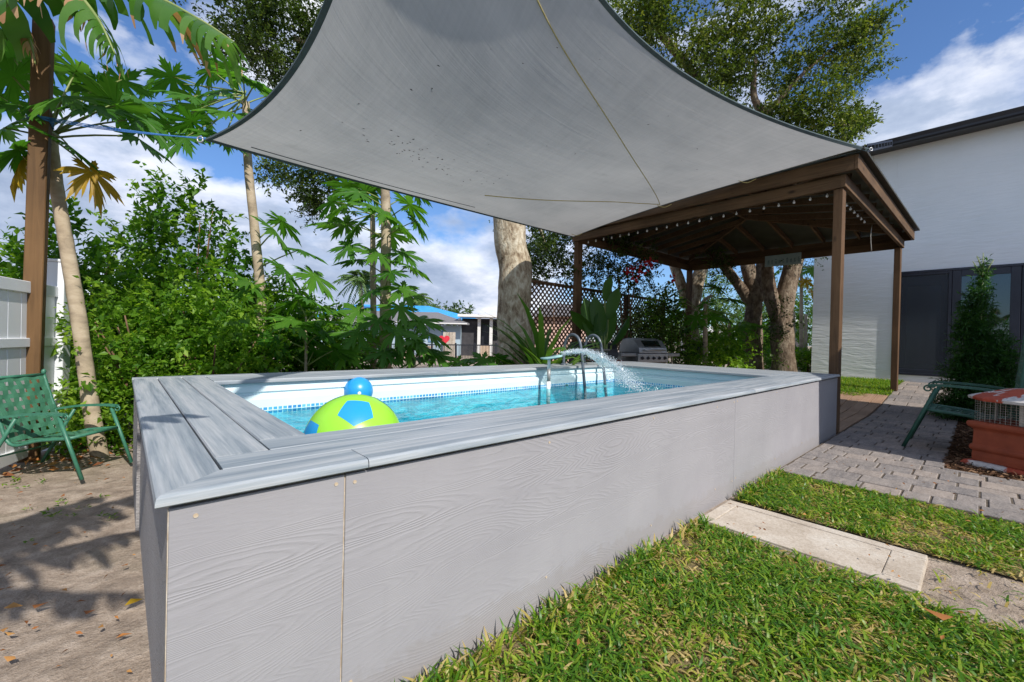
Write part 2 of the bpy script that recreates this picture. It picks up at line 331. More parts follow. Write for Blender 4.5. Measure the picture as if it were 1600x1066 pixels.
def linerm():
    m_, t, p = mat('pool_liner', rough=.4, spec=.4); g = nd(t, 'NewGeometry').outputs['Position']; s = nd(t, 'SeparateXYZ', {0: g})
    u_ = math_(t, 'ADD', s.outputs[0], s.outputs[1])
    cell = lambda q, k, wd: math_(t, 'GREATER_THAN', math_(t, 'FRACT', math_(t, 'MULTIPLY', q, k)), wd)
    tile = math_(t, 'MULTIPLY', cell(u_, 30., .22), cell(s.outputs[2], 38., .2))
    nz = nd(t, 'TexWhiteNoise', {'Vector': nd(t, 'CombineXYZ', {0: math_(t, 'FLOOR', math_(t, 'MULTIPLY', u_, 30.)), 1: math_(t, 'FLOOR', math_(t, 'MULTIPLY', s.outputs[2], 38.)), 2: 0.}).outputs[0]}, noise_dimensions='2D').outputs['Value']
    blue = ramp(t, nz, [(0, (.02, .20, .50)), (.6, (.06, .36, .66)), (1, (.16, .5, .74))])
    top = ramp(t, noise(t, g, 2.5, 4), [(.3, (.62, .78, .83)), (.7, (.70, .82, .86))])  # upper liner tinted blue to stand for bounced light
    under = ramp(t, noise(t, g, 2.0, 4), [(.3, (.12, .68, .80)), (.7, (.24, .80, .88))])
    band = mixc(t, tile, (.70, .82, .86), blue)
    inband = math_(t, 'MULTIPLY', math_(t, 'LESS_THAN', s.outputs[2], .503), math_(t, 'GREATER_THAN', s.outputs[2], .447))
    below = math_(t, 'LESS_THAN', s.outputs[2], .447)
    faint = mixc(t, math_(t, 'MULTIPLY', tile, .35), under, (.10, .52, .74))
    c = mixc(t, inband, top, band); c = mixc(t, below, c, faint); setc(t, p, c); return m_
M_liner = linerm()
def waterm():
    m_ = bpy.data.materials.new('pool_water'); m_.use_nodes = True; t = m_.node_tree; t.nodes.clear(); v = oc(t)
    h = math_(t, 'ADD', noise(t, mapping(t, v, (1, 1.5, 1)), 3.0, 4, .55, .6), math_(t, 'MULTIPLY', noise(t, v, 14, 3, .5, .3), .22))
    b = nd(t, 'Bump', {'Height': h, 'Strength': .45, 'Distance': .04}).outputs[0]
    fr = nd(t, 'Fresnel', {'IOR': 1.33, 'Normal': b}).outputs[0]
    cc = ramp(t, h, [(.42, (.12, .62, .73)), (.60, (.32, .80, .87)), (.75, (.6, .94, .96))])
    tr = nd(t, 'BsdfTransparent', {'Color': cc}); gl = nd(t, 'BsdfGlossy', {'Color': (.95, .97, 1), 'Roughness': .03, 'Normal': b})
    mx = nd(t, 'MixShader', {0: math_(t, 'MULTIPLY', fr, .5), 1: tr.outputs[0], 2: gl.outputs[0]}); t.links.new(mx.outputs[0], nd(t, 'OutputMaterial').inputs[0]); return m_
M_water = waterm()
def dropm():
    m_ = bpy.data.materials.new('water_drops'); m_.use_nodes = True; t = m_.node_tree; t.nodes.clear()
    d = nd(t, 'BsdfDiffuse', {'Color': (.9, .95, 1, 1)}); g = nd(t, 'BsdfGlossy', {'Color': (1, 1, 1, 1), 'Roughness': .1}); tp = nd(t, 'BsdfTranslucent', {'Color': (.8, .92, 1, 1)})
    a = nd(t, 'MixShader', {0: .5, 1: d.outputs[0], 2: tp.outputs[0]}); b = nd(t, 'MixShader', {0: .25, 1: a.outputs[0], 2: g.outputs[0]})
    t.links.new(b.outputs[0], nd(t, 'OutputMaterial').inputs[0]); return m_
M_drop = dropm()
def sheetm():
    m_ = bpy.data.materials.new('water_sheet'); m_.use_nodes = True; t = m_.node_tree; t.nodes.clear()
    n = noise(t, mapping(t, nd(t, 'TexCoord').outputs['UV'], (3, 40, 1)), 1.5, 4, .6)
    fr = math_(t, 'ADD', math_(t, 'MULTIPLY', ramp(t, n, [(.4, (0, 0, 0)), (.62, (1, 1, 1))]), .5), .26)
    tp = nd(t, 'BsdfTransparent', {'Color': (.86, .95, .97, 1)}); d = nd(t, 'BsdfTranslucent', {'Color': (.75, .9, .96, 1)}); g = nd(t, 'BsdfGlossy', {'Color': (1, 1, 1, 1), 'Roughness': .08})
    a = nd(t, 'MixShader', {0: .5, 1: d.outputs[0], 2: g.outputs[0]}); b = nd(t, 'MixShader', {0: fr, 1: tp.outputs[0], 2: a.outputs[0]})
    t.links.new(b.outputs[0], nd(t, 'OutputMaterial').inputs[0]); return m_
M_sheet = sheetm()
def ballm():
    m_, t, p = mat('green_ball_skin', rough=.32, spec=.5); v = nd(t, 'VectorMath', {0: oc(t)}, operation='NORMALIZE').outputs[0]
    return m_
M_ballg = plain('lime_vinyl', (.27, .62, .035), (.30, .66, .045), 3, .33, bs=0)
M_ballb = plain('blue_vinyl', (.015, .27, .62), (.02, .31, .68), 3, .33, bs=0)
M_wallgrey = plain('pale_blue_wall', (.32, .42, .50), (.38, .48, .55), 2, .8, bs=0)
M_shingle = plain('grey_shingle', (.13, .125, .13), (.20, .19, .195), 12, .9, bs=.2)
M_tarp = plain('blue_tarp', (.02, .27, .66), (.04, .36, .74), 2.5, .5, bs=.3, bd=.05)
M_trim = plain('white_trim', (.66, .65, .62), (.74, .73, .71), 4, .6, bs=0)
M_darkroom = plain('dark_porch', (.03, .03, .035), (.06, .055, .06), 3, .8, bs=0)
M_brick = plain('tan_block', (.42, .30, .20), (.58, .45, .33), 6, .9, bs=.3)
M_orange = plain('salmon_wall', (.50, .33, .26), (.56, .39, .31), 4, .8, bs=0)
M_signm = plain('sign_board', (.25, .36, .38), (.34, .44, .46), 10, .7, bs=.1)
M_signt = plain('sign_lettering', (.05, .10, .11), (.08, .14, .15), 10, .7, bs=0)

# ---------------------------------------------------------------- foliage builders
LEAF_V = np.array([[0, 0, 0], [0, .5, -.06], [0, 1, -.16], [.27, .42, .07], [-.27, .42, .07]], np.float32)
LEAF_F = np.array([[0, 3, 1], [1, 3, 2], [0, 1, 4], [1, 2, 4]], np.int32)
def frames(d, spin=None):
    d = d/np.maximum(np.linalg.norm(d, axis=1, keepdims=True), 1e-6)
    ref = np.where(np.abs(d[:, 2:3]) > .95, np.array([[1., 0, 0]]), np.array([[0., 0, 1]]))
    x = np.cross(d, ref); x /= np.maximum(np.linalg.norm(x, axis=1, keepdims=True), 1e-6); z = np.cross(x, d)
    a = rng.uniform(-1., 1., len(d)) if spin is None else spin
    c, s = np.cos(a)[:, None], np.sin(a)[:, None]
    return x*c + z*s, d, z*c - x*s
def leaves(P, D, S, tint, width=1., tv=LEAF_V, tf=LEAF_F, spin=None):
    X, Y, Z = frames(D, spin); n, k = len(P), len(tv)
    V = P[:, None, :] + S[:, None, None]*(tv[None, :, 0:1]*X[:, None]*width + tv[None, :, 1:2]*Y[:, None] + tv[None, :, 2:3]*Z[:, None])
    F = (tf[None] + (np.arange(n)*k)[:, None, None]).reshape(-1, 3)
    return V.reshape(-1, 3), F, np.repeat(tint, k)
def clump_leaves(clumps, size, per_twig=11, twig=.22, width=1., hang=0.):
    """clumps: (centre, (rx,ry,rz), number of leaves); leaves sit on twigs that point outward through the clump"""
    Ps, Ds, Ss, Ts = [], [], [], []
    for c, r, n in clumps:
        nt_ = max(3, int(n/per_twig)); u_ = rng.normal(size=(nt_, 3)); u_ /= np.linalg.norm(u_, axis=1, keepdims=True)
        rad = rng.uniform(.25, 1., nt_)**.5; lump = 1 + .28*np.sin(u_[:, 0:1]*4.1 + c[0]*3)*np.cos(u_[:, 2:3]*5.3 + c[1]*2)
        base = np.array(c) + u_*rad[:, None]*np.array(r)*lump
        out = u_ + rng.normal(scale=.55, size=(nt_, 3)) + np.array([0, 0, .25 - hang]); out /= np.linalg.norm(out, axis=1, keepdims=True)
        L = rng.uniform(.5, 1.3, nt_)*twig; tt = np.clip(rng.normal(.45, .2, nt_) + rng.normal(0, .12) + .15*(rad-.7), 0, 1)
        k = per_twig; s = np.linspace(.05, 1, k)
        p = base[:, None] + out[:, None]*(s[None, :, None]*L[:, None, None]) + rng.normal(scale=.012, size=(nt_, k, 3))
        d = out[:, None]*.55 + rng.normal(scale=.75, size=(nt_, k, 3)); d[..., 2] -= hang*.8
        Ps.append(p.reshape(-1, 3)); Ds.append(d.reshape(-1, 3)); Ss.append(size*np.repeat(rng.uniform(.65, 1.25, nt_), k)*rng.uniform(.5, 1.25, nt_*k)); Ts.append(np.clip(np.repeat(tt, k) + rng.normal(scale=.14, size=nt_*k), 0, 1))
    return leaves(np.concatenate(Ps), np.concatenate(Ds), np.concatenate(Ss), np.concatenate(Ts), width)
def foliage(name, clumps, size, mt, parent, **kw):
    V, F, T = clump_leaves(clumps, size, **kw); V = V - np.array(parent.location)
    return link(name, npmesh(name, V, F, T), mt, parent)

def shrub(px, Z, w_, top, label, mt=M_hedge, n=3200, size=.08, group='hedge shrubs behind the pool', name='leafy_shrub', extra=()):
    b = dep(px, 560, Z); g = gz(b.x, b.y); t = thing(name, (b.x, b.y, g), label, 'shrub', group)
    n *= 1.05; size *= 1.15; zt = dep(px, top, Z).z - g; cl = []; k = 7
    for i in range(k):
        a = random.uniform(0, 2*PI); h = zt*(.18 + .70*i/(k-1)); sp = w_*.5*(1 - .55*(i/(k-1))**1.5)
        cl.append(((b.x + math.cos(a)*sp*.7, b.y + math.sin(a)*sp*.7, g + h), (w_*.34, w_*.34, zt*.17), n/k))
    cl.append(((b.x, b.y, g + zt*.42), (w_*.5, w_*.5, zt*.36), n*.4))
    for e in extra: cl.append(e)
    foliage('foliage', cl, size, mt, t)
    for i in range(5):
        a = random.uniform(0, 2*PI); e = Vector((math.cos(a)*w_*.35, math.sin(a)*w_*.35, zt*random.uniform(.55, .9)))
        B().tube(path([(math.cos(a)*.04, math.sin(a)*.04, -.05), e*.45 + Vector((0, 0, .1)), e], 4), [.016 - .0013*q for q in range(9)], 6).obj('stem', M_twig, t)
    return t

def papaya_leaf_mesh():
    vs = [(0, 0, 0)]; lobes = [(-150, .62), (-103, .82), (-52, .95), (0, 1.), (52, .95), (103, .82), (150, .62)]
    for a, L in lobes:
        for da, r in ((-25.6, .23), (-20, .42), (-20.5, .55), (-18, .70), (-12.5, .56), (-9.5, .66), (-9, .86), (-5, .74), (0, 1.), (5, .74), (9, .86), (9.5, .66), (12.5, .56), (18, .70), (20.5, .55), (20, .42)):
            t = math.radians(a+da); rr = r*L; z = .10*math.cos(math.radians(da*6))*rr - .42*rr*rr
            vs.append((math.sin(t)*rr, math.cos(t)*rr, z))
    vs.append((0, -.10, 0)); n = len(vs); F = [(0, i+1, i) for i in range(1, n-1)] + [(0, 1, n-1)]
    return np.array(vs, np.float32), np.array(F, np.int32)
PV, PF = papaya_leaf_mesh()
PAPAYA = []
for q in range(9):
    sc = .32 + .045*(q % 3); V = PV*sc*np.array([1, 1, .75 + .3*random.random()]); me = npmesh('papaya_leaf', V, PF, np.clip(rng.normal([.25, .45, .65][q % 3], .07, len(V)), 0, 1)); me.materials.append(M_pap); PAPAYA.append(me)
YEL = npmesh('papaya_leaf_yellow', PV*.34*np.array([.8, 1, 1.8]), PF, rng.uniform(.2, .9, len(PV))); YEL.materials.append(M_papy)
def papaya_leaf(tree, base, tip, me=None, tilt=None):
    """petiole from base to tip (tree space), blade hung at the tip"""
    base, tip = Vector(base), Vector(tip); me = me or random.choice(PAPAYA)
    d = tip-base; o = link('leaf', me, None, tree); h = Vector((d.x, d.y, 0)); h = h.normalized() if h.length > .01 else Vector((1, 0, 0))
    y = (h + Vector((0, 0, random.uniform(-1.25, .15) if tilt is None else tilt))).normalized()
    x = y.cross(Vector((0, 0, 1))).normalized(); x = (x + Vector((0, 0, random.uniform(-.75, .75)))).normalized(); z = x.cross(y); x = y.cross(z)
    M = Matrix((x, y, z)).transposed().to_4x4(); M.translation = tip; o.matrix_local = M
    mid = base.lerp(tip, .55) + Vector((0, 0, .05*d.length)); pts = [M.inverted() @ p for p in (base, mid, tip)]
    B().tube(bez(pts[0], pts[1], pts[2], 4), [.010, .009, .008, .007, .006], 5).obj('petiole', M_papstem, o)
    return o
def papaya(loc, pts, radii, label, crown, name='papaya_tree'):
    t = thing(name, loc, label, 'tree', 'papaya trees by the pool'); L = Vector(loc)
    P = path([Vector(p)-L for p in pts], 7); k = len(P)
    rr = [radii[0]+(radii[1]-radii[0])*i/(k-1) for i in range(k)]; rr = [r*(1+.03*math.sin(i*2.6)) for i, r in enumerate(rr)]
    B().tube(P, rr, 12, True, .1).obj('trunk', M_barkp, t)
    for c in crown: papaya_leaf(t, Vector(c[0])-L, Vector(c[1])-L, *(c[2:]))
    return t
def ring_crown(c, n, r0, r1, dz0, dz1, a0=0, a1=2*PI):
    c = Vector(c); out = []
    for i in range(n):
        a = a0 + (a1-a0)*(i + random.uniform(-.3, .3))/n; f = random.random(); r = r0 + (r1-r0)*random.random()
        out.append((c - Vector((0, 0, .3*f)), c + Vector((math.cos(a)*r, math.sin(a)*r, dz0 + (dz1-dz0)*f))))
    return out
def banana_leaf(tree, pts, half, mt=None, tears=.5, hang=.75, dryfrac=.1, seed=1):
    """midrib through pts (tree space); a blade on both sides, torn into strips that hang"""
    r_ = random.Random(seed); P = path(pts, 10); k = len(P); V, F, T, MI = [], [], [], []; ROWS = 7
    for side in (-1, 1):
        s = .02
        while s < .985:
            wd = r_.uniform(.018, .07); a, b = s, min(s+wd, 1.); torn = r_.random() < tears; s = b
            droop = hang*(r_.uniform(.7, 1.25) if torn else .9); ln = r_.uniform(.75, 1.05) if r_.random() < .85 else r_.uniform(.45, .75); tv = r_.uniform(.15, .85); dry = r_.random() < dryfrac; tear0 = r_.uniform(.15, .6); pull = r_.uniform(-.02, .05)
            base = len(V)
            for row in range(ROWS):
                q = row/(ROWS-1); tp = 1. if q < tear0 else 1-.85*((q-tear0)/(1-tear0))**1.6
                mid_ = (a+b)/2
                for e0 in (a, b):
                    e = mid_ + (e0-mid_)*(tp if torn else max(tp, .8)); f = min(max(e, 0), 1)*(k-1); i = min(int(f), k-2); p = P[i].lerp(P[i+1], f-i); d = (P[i+1]-P[i]).normalized()
                    sd = d.cross(Vector((0, 0, 1))).normalized()*side; prof = math.sin(PI*min(1, mid_*.9+.09))**.5
                    L = half*prof*ln*q; ang = droop*(.25 + .75*q)
                    V.append(p + sd*(L*math.cos(ang)) - Vector((0, 0, L*math.sin(ang))) + d*(.22*L + pull*q)); T.append(min(1, max(0, tv + r_.uniform(-.06, .06))))
            tipdry = torn and r_.random() < .5; dry = dry and torn
            for row in range(ROWS-1):
                i = base + row*2; F += [(i, i+1, i+3), (i, i+3, i+2)]; MI += [1 if (dry or (row == ROWS-2 and tipdry)) else 0]*2
    o = link('leaf', npmesh('leaf', [tuple(v) for v in V], F, T, True, MI), [mt or M_ban, M_bandry], tree)
    B().tube(P, [.022 - .017*i/(k-1) for i in range(k)], 7).obj('midrib', M_papstem, o); return o

# ---------------------------------------------------------------- setting: ground, patio, slab
def grid_ground():
    xs = np.unique(np.concatenate([np.linspace(-600, -20, 8), np.linspace(-20, -3, 12), np.linspace(-3, 5, 110), np.linspace(5, 16, 40), np.linspace(16, 60, 12), np.linspace(60, 900, 8)]))
    ys = np.unique(np.concatenate([np.linspace(-600, -20, 8), np.linspace(-20, -3, 12), np.linspace(-3, 5, 110), np.linspace(5, 16, 30), np.linspace(16, 60, 12), np.linspace(60, 900, 8)]))
    X, Y = np.meshgrid(xs, ys, indexing='ij'); Zz = np.zeros_like(X)
    for i in range(X.shape[0]):
        for j in range(X.shape[1]):
            x, y = X[i, j], Y[i, j]; z = gz(x, y) - .012
            if -4 < x < 0.2 and -3 < y < 6: z += .022*mnoise.noise(Vector((x*2.2, y*2.2, 0))) + .012*mnoise.noise(Vector((x*7, y*7, 3)))
            if y > 8: z -= min(.25, (y-8)*.03)
            Zz[i, j] = z
    n, m_ = X.shape; V = np.stack([X, Y, Zz], -1).reshape(-1, 3); idx = np.arange(n*m_).reshape(n, m_)
    F = np.stack([idx[:-1, :-1], idx[1:, :-1], idx[1:, 1:], idx[:-1, 1:]], -1).reshape(-1, 4)
    return npmesh('ground', V, F, smooth=True)
tag(link('ground', grid_ground(), M_soil), kind='structure')

# lawn: soil sheet and blades
def in_lawn(x, y):
    e = .05*mnoise.noise(Vector((x*3, y*3, 1)))
    if y > -.03 or x > 3.90 + e: return 0.
    if 2.44-.02 < x < 2.98+.02 and -1.0 < y: return 0.
    if 2.42 + e*1.5 < x < 2.98 + e*1.5 + max(0, -(y+1.0))*.05 and y <= -1.0: return .03
    if x < -.6: return 0.
    d = .42 + 1.0*mnoise.noise(Vector((x*2.6, y*2.6, 5))) + .55*mnoise.noise(Vector((x*9, y*9, 2)))
    if x > 2.9: d -= .12
    return max(.14, min(1., d+.35))
def lawn():
    b = B(); NX, NY = 60, 40
    vs = {}
    for i in range(NX+1):
        for j in range(NY+1):
            x = -.6 + 4.5*i/NX; y = -3.2 + 3.19*j/NY; vs[i, j] = b.bm.verts.new((x, y, .0 + .008*mnoise.noise(Vector((x*5, y*5, 0)))))
    for i in range(NX):
        for j in range(NY):
            x = -.6 + 4.5*(i+.5)/NX; y = -3.2 + 3.19*(j+.5)/NY
            if in_lawn(x, y) > .1: b.f((vs[i, j], vs[i+1, j], vs[i+1, j+1], vs[i, j+1]), True)
    tag(b.obj('lawn_soil', M_lawnsoil), kind='structure')
    BV = np.array([[-.5, 0, 0], [.5, 0, 0], [-.46, .35, .10], [.46, .35, .10], [-.3, .7, .05], [.3, .7, .05], [0, 1, -.16]], np.float32)
    BF = np.array([[0, 1, 3], [0, 3, 2], [2, 3, 5], [2, 5, 4], [4, 5, 6]], np.int32)
    P, D, S, T = [], [], [], []
    N = 150000; xs = rng.uniform(-.6, 3.95, N); ys = -3.2 + 3.18*rng.random(N)**.62; rr = rng.random(N)
    for x, y, r in zip(xs, ys, rr):
        dist = math.hypot(x-CAM.x, y-CAM.y); dd = in_lawn(x, y)
        if r > dd*(1. if y > -2.0 else .45): continue
        edge = y > -.09 and random.random() < .5
        dry = random.random() < .20 + .42*(1-dd)
        a = random.uniform(0, 2*PI); up = random.uniform(.03, .4) if dry else random.uniform(.15, 1.05)
        P.append((x, y, random.uniform(0, .012))); D.append((math.cos(a), math.sin(a), up + (.9 if edge else 0)))
        S.append(random.uniform(.03, .068)*(1.35 if edge else 1)); T.append(random.uniform(.74, 1.) if dry else min(.72, max(0, random.gauss(.34 + .16*(1-dd), .17))))
    P, D, S, T = map(np.array, (P, D, S, T)); V, F, T = leaves(P, D, S, T, .15, BV, BF, rng.uniform(-.5, .5, len(P)))
    tag(link('lawn_grass', npmesh('lawn_grass', V, F, T), M_grass), 'short coarse green lawn with dry patches beside the pool', 'grass', kind='stuff')
    P, D, S, T = [], [], [], []
    for i in range(26000):
        x = random.uniform(9.6, 12.5); y = random.uniform(-.02, 3.2)
        if x < 10.05 + .15*mnoise.noise(Vector((y*3, 0, 0))) + (.25 if y < .3 else 0): continue
        a = random.uniform(0, 2*PI); P.append((x, y, gz(x, y)-.01)); D.append((math.cos(a), math.sin(a), random.uniform(.5, 1.7))); S.append(random.uniform(.05, .11)); T.append(min(.75, max(0, random.gauss(.42, .15))))
    P, D, S, T = map(np.array, (P, D, S, T)); V, F, T = leaves(P, D, S, T, .12, BV, BF, rng.uniform(-.5, .5, len(P)))
    tag(link('house_lawn_grass', npmesh('house_lawn_grass', V, F, T), M_grass), 'bright grass strip at the foot of the white house', 'grass', kind='stuff')
lawn()

def patio():
    base = B()
    for (x0, x1, y0, y1) in ((3.95, 5.22, -3.0, -.005), (5.22, 12.45, -.93, -.005)):
        n = 24
        for i in range(n):
            a, b_ = x0 + (x1-x0)*i/n, x0 + (x1-x0)*(i+1)/n
            base.poly([(a, y0, gz(a, 0)+.011), (b_, y0, gz(b_, 0)+.011), (b_, y1, gz(b_, 0)+.011), (a, y1, gz(a, 0)+.011)])
    pt = tag(base.obj('patio', M_joint), kind='structure')
    shapes = {}
    def paver(x0, y0, wx, wy):
        key = (round(wx, 3), round(wy, 3))
        if key not in shapes: shapes[key] = [B().box((-wx/2, -wy/2, 0), (wx/2, wy/2, .05)).bevel(.005, 1).mesh('paver') for _ in range(1)]
        x, y = x0+wx/2, y0+wy/2; o = link('paver', shapes[key][0], M_paver, pt)
        o.location = (x, y, gz(x, y)-.032 + random.uniform(-.003, .003)); o.rotation_euler = (random.uniform(-.008, .008), random.uniform(-.008, .008) - math.atan((gz(x+.1, y)-gz(x-.1, y))/.2), random.uniform(-.008, .008))
    g = .011; x = 3.955; row = 0
    WX = [.20, .225, .20, .15, .225, .20]                # rows run along y; widths alternate
    while x < 12.3:
        wx = WX[row % 6] if x < 8 else .3; y = -.012 - (.11 if row % 2 else 0); ymin = -2.1 if x < 5.2 else -.93
        if x < 5.2 and x+wx > 5.22: wx = 5.215-x
        if row % 2: paver(x+g/2, -.012-.11+g, wx-g, .11-2*g)
        k = row*7
        while y > ymin + .05:
            wy = [.225, .30, .225, .15][k % 4] if x < 8 else [.3, .4][k % 2]; k += 1
            wy = min(wy, y-ymin); paver(x+g/2, y-wy+g/2, wx-g, wy-g); y -= wy
        x += wx; row += 1
patio()
fl = tag(B().box((6.40, .0, -.02), (10.35, 4.3, .001)).obj('gazebo_floor', M_joint), kind='structure')
for j in range(16):
    x = 6.405
    while x < 10.2:
        L = min(random.choice((.9, 1.2, 1.5)), 10.33-x); y = .004 + j*.15
        if L > .15: o = B().box((0, 0, 0), (L-.006, .143, .03)).bevel(.003, 1).obj('plank', M_plank, fl); o.location = (x, y, gz(x, y)-.012); o.rotation_euler = (0, -math.atan((gz(x+L, y)-gz(x, y))/L), 0)
        x += L
mb = B(); n = 20
for i in range(n):
    a, b_ = 5.22 + 7.2*i/n, 5.22 + 7.2*(i+1)/n
    mb.poly([(a, -3.2, gz(a, 0)+.01), (b_, -3.2, gz(b_, 0)+.01), (b_, -.93, gz(b_, 0)+.01), (a, -.93, gz(a, 0)+.01)])
bed = tag(mb.obj('planting_bed', M_mulch), kind='structure')
ch = [(random.uniform(5.25, 8.6), random.uniform(-1.9, -.94)) for _ in range(5200)]
P = np.array([(x, y, gz(x, y)+.014+random.uniform(0, .012)) for x, y in ch]); D = rng.normal(size=(len(P), 3)); D[:, 2] *= .25
V, F, T = leaves(P, D, rng.uniform(.025, .07, len(P)), rng.random(len(P)), .6)
M_chip = leafmat('mulch_chip', G((.05, .022, .012), (.12, .06, .03), (.26, .16, .09)), .05, .9, 1.)
tag(link('mulch_chips', npmesh('mulch_chips', V, F, T), M_chip), 'brown bark mulch chips round the red chimney pot', 'mulch', kind='stuff')
st = thing('concrete_step', (2.71, -.49, 0), 'low concrete slab with a recessed panel lying in the lawn', 'slab')
B().box((-.235, -.475, -.05), (.235, .475, .003)).bevel(.006, 2).obj('slab', M_conc, st)
for (xa, ya), (xb, yb) in (((-.232, -.472), (-.166, .472)), ((.166, -.472), (.232, .472)), ((-.164, .404), (.164, .472)), ((-.164, -.472), (.164, -.344))): B().box((xa, ya, -.002), (xb, yb, .013)).bevel(.005, 2).obj('border', M_conc, st)
B().box((-.163, -.342, -.002), (.163, .402, .0095)).bevel(.003, 1).obj('panel', M_conc, st)

# ---------------------------------------------------------------- pool
PL, PW, ZT, TH = 6.28, 2.93, .712, .026
IX0, IX1, IY0, IY1 = .41, 5.15, .41, 2.40
pool = thing('raised_pool', (0, 0, 0), 'raised rectangular pool with grey siding walls and composite deck rim', 'pool')
def siding_panel(x0, x1):
    o = B().box((0, 0, 0), (x1-x0, .016, .694)).bevel(.0015, 1).obj('siding_panel', M_siding, pool); o.location = (x0, .022, -.02); return o
for a_, b_ in ((.024, .392), (.396, 3.106), (3.110, 5.55), (5.553, 6.262)): siding_panel(a_, b_)
B().box((.0225, .0222, -.02), (.0238, .040, .672)).obj('panel_edge', M_raw, pool)
for x in (.392, 3.106): B().box((x+.0004, .0262, -.02), (x+.0036, .036, .672)).obj('caulk_joint', M_raw if x < 1 else M_siding, pool)
b = B().box((.026, .0405, -.05), (.05, 1.88, .684)); b.obj('end_wall', M_render, pool)
b = B().box((.012, 1.885, -.05), (.05, PW-.02, .684)); b.obj('end_wall', M_render, pool)
B().box((.052, .0405, -.05), (6.24, .06, .684)).obj('wall_frame', M_raw, pool)
B().box((6.225, .062, -.05), (6.262, PW-.02, .684)).obj('end_wall', M_siding, pool)
B().box((.052, PW-.04, -.05), (6.22, PW-.02, .684)).obj('back_wall', M_siding, pool)
scr = [(x, z) for x in (.07, .37, .42, 1.2, 2.0, 2.8, 3.08, 3.14, 4.0, 4.8) for z in (.645, .10)]
for x, z in scr:
    o = B().lathe([(.005, 0), (.005, .0025)], 8).obj('screw', M_raw, pool); o.location = (x, .0225, z + random.uniform(-.01, .01)); o.rotation_euler = (PI/2, 0, 0)
def board(length, width, loc, rot, nose=False, cut0=0., cut1=0., th=TH):
    """deck board along local x; y from 0 (outer) to width; cut0/cut1 skew the ends for mitres; outer edge rounded when nose"""
    prof = ([(0, .35*th), (.002, .75*th), (.008, .95*th), (.016, th)] if nose else [(0, .8*th), (.003, th)])
    prof = ([(.004, 0), (0, .12*th)] if nose else [(0, 0)]) + prof + [(width-.003, th), (width, .8*th), (width, 0)]
    bb = B(); e0 = [bb.bm.verts.new((cut0*y/width, y, z)) for y, z in prof]; e1 = [bb.bm.verts.new((length - cut1*y/width, y, z)) for y, z in prof]
    k = len(prof); bb.f(e0[::-1]); bb.f(e1)
    for i in range(k): bb.f((e0[i], e0[(i+1) % k], e1[(i+1) % k], e1[i]))
    o = bb.obj('deck_board', M_deck, pool); o.location = loc; o.rotation_euler = (0, 0, rot); return o
BW, ZB = .130, ZT-TH
board(.448, BW, (0, 0, ZB), 0, True, BW, 0); board(2.98, BW, (.4505, 0, ZB), 0, True); board(2.84, BW, (3.433, 0, ZB), 0, True, 0, BW)
board(3.3, BW, (.135, .133, ZB-.001), 0); board(PL-.135-3.303-.134, BW, (3.438, .133, ZB-.001), 0)
board(2.7, .144, (.27, .266, ZB-.002), 0); board(PL-.27-2.703-.268, .144, (2.973, .266, ZB-.002), 0)
# left end boards run along y (local x = -y turned): rotate -90, outer edge to -x
def lboard(x, y0, y1, width=BW, nose=False, cut=False):
    o = board(y1-y0, width, (x, y1, ZB), -PI/2, nose, 0, BW if cut else 0); return o
lboard(0, 0, PW-.14, nose=True, cut=True); lboard(.1355, .2665, PW-.14); lboard(.271, .413, PW-.14, .138)
# back boards
for i, (y, wd) in enumerate(((PW, .137), (PW-.140, .137), (PW-.28, .125), (PW-.408, .125))):
    if i == 0: board(3.1, wd, (3.1, y, ZB), PI, True); board(PL-3.103, wd, (PL, y, ZB), PI, True)
    else: board(2.7, wd, (IX1-.003, y, ZB-.001), PI); board(IX1-2.706-.412, wd, (IX1-2.706, y, ZB-.001), PI)
# right end boards
x = PL
for i in range(8):
    wd = .138; o = board(PW-.14-(.003 if i == 0 else .135 if i == 1 else .412), wd, (x, (0.003 if i == 0 else .135 if i == 1 else .412), ZB), PI/2, i == 0, BW if i == 0 else 0, 0); x -= .1415
# liner shell
b = B()
def wall_strip(prof):                                   # prof: (inset from opening, z)
    rings = [[(IX0+d-.03, IY0+d-.03, z), (IX1-d+.03, IY0+d-.03, z), (IX1-d+.03, IY1-d+.03, z), (IX0+d-.03, IY1-d+.03, z)] for d, z in prof]
    vv = [[b.bm.verts.new(p) for p in r] for r in rings]
    for i in range(len(vv)-1):
        for k in range(4): b.f((vv[i][k], vv[i][(k+1) % 4], vv[i+1][(k+1) % 4], vv[i+1][k]))
    b.f(vv[-1])
wall_strip([(0, .682), (.006, .618), (-.012, .614), (-.012, .598), (.012, .590), (.014, .56), (.008, .50), (.008, -.45)])
b.obj('liner', M_liner, pool)
bb = B(); NXw, NYw = 90, 40
wv = {}
for i in range(NXw+1):
    for j in range(NYw+1):
        x = IX0-.02 + (IX1-IX0+.04)*i/NXw; y = IY0-.02 + (IY1-IY0+.04)*j/NYw
        z = .474 + .006*mnoise.noise(Vector((x*2.4, y*3.4, 0))) + .003*mnoise.noise(Vector((x*6, y*8, 4))); wv[i, j] = bb.bm.verts.new((x, y, z))
for i in range(NXw):
    for j in range(NYw): bb.f((wv[i, j], wv[i+1, j], wv[i+1, j+1], wv[i, j+1]), True)
tag(bb.obj('pool_water', M_water), kind='structure')

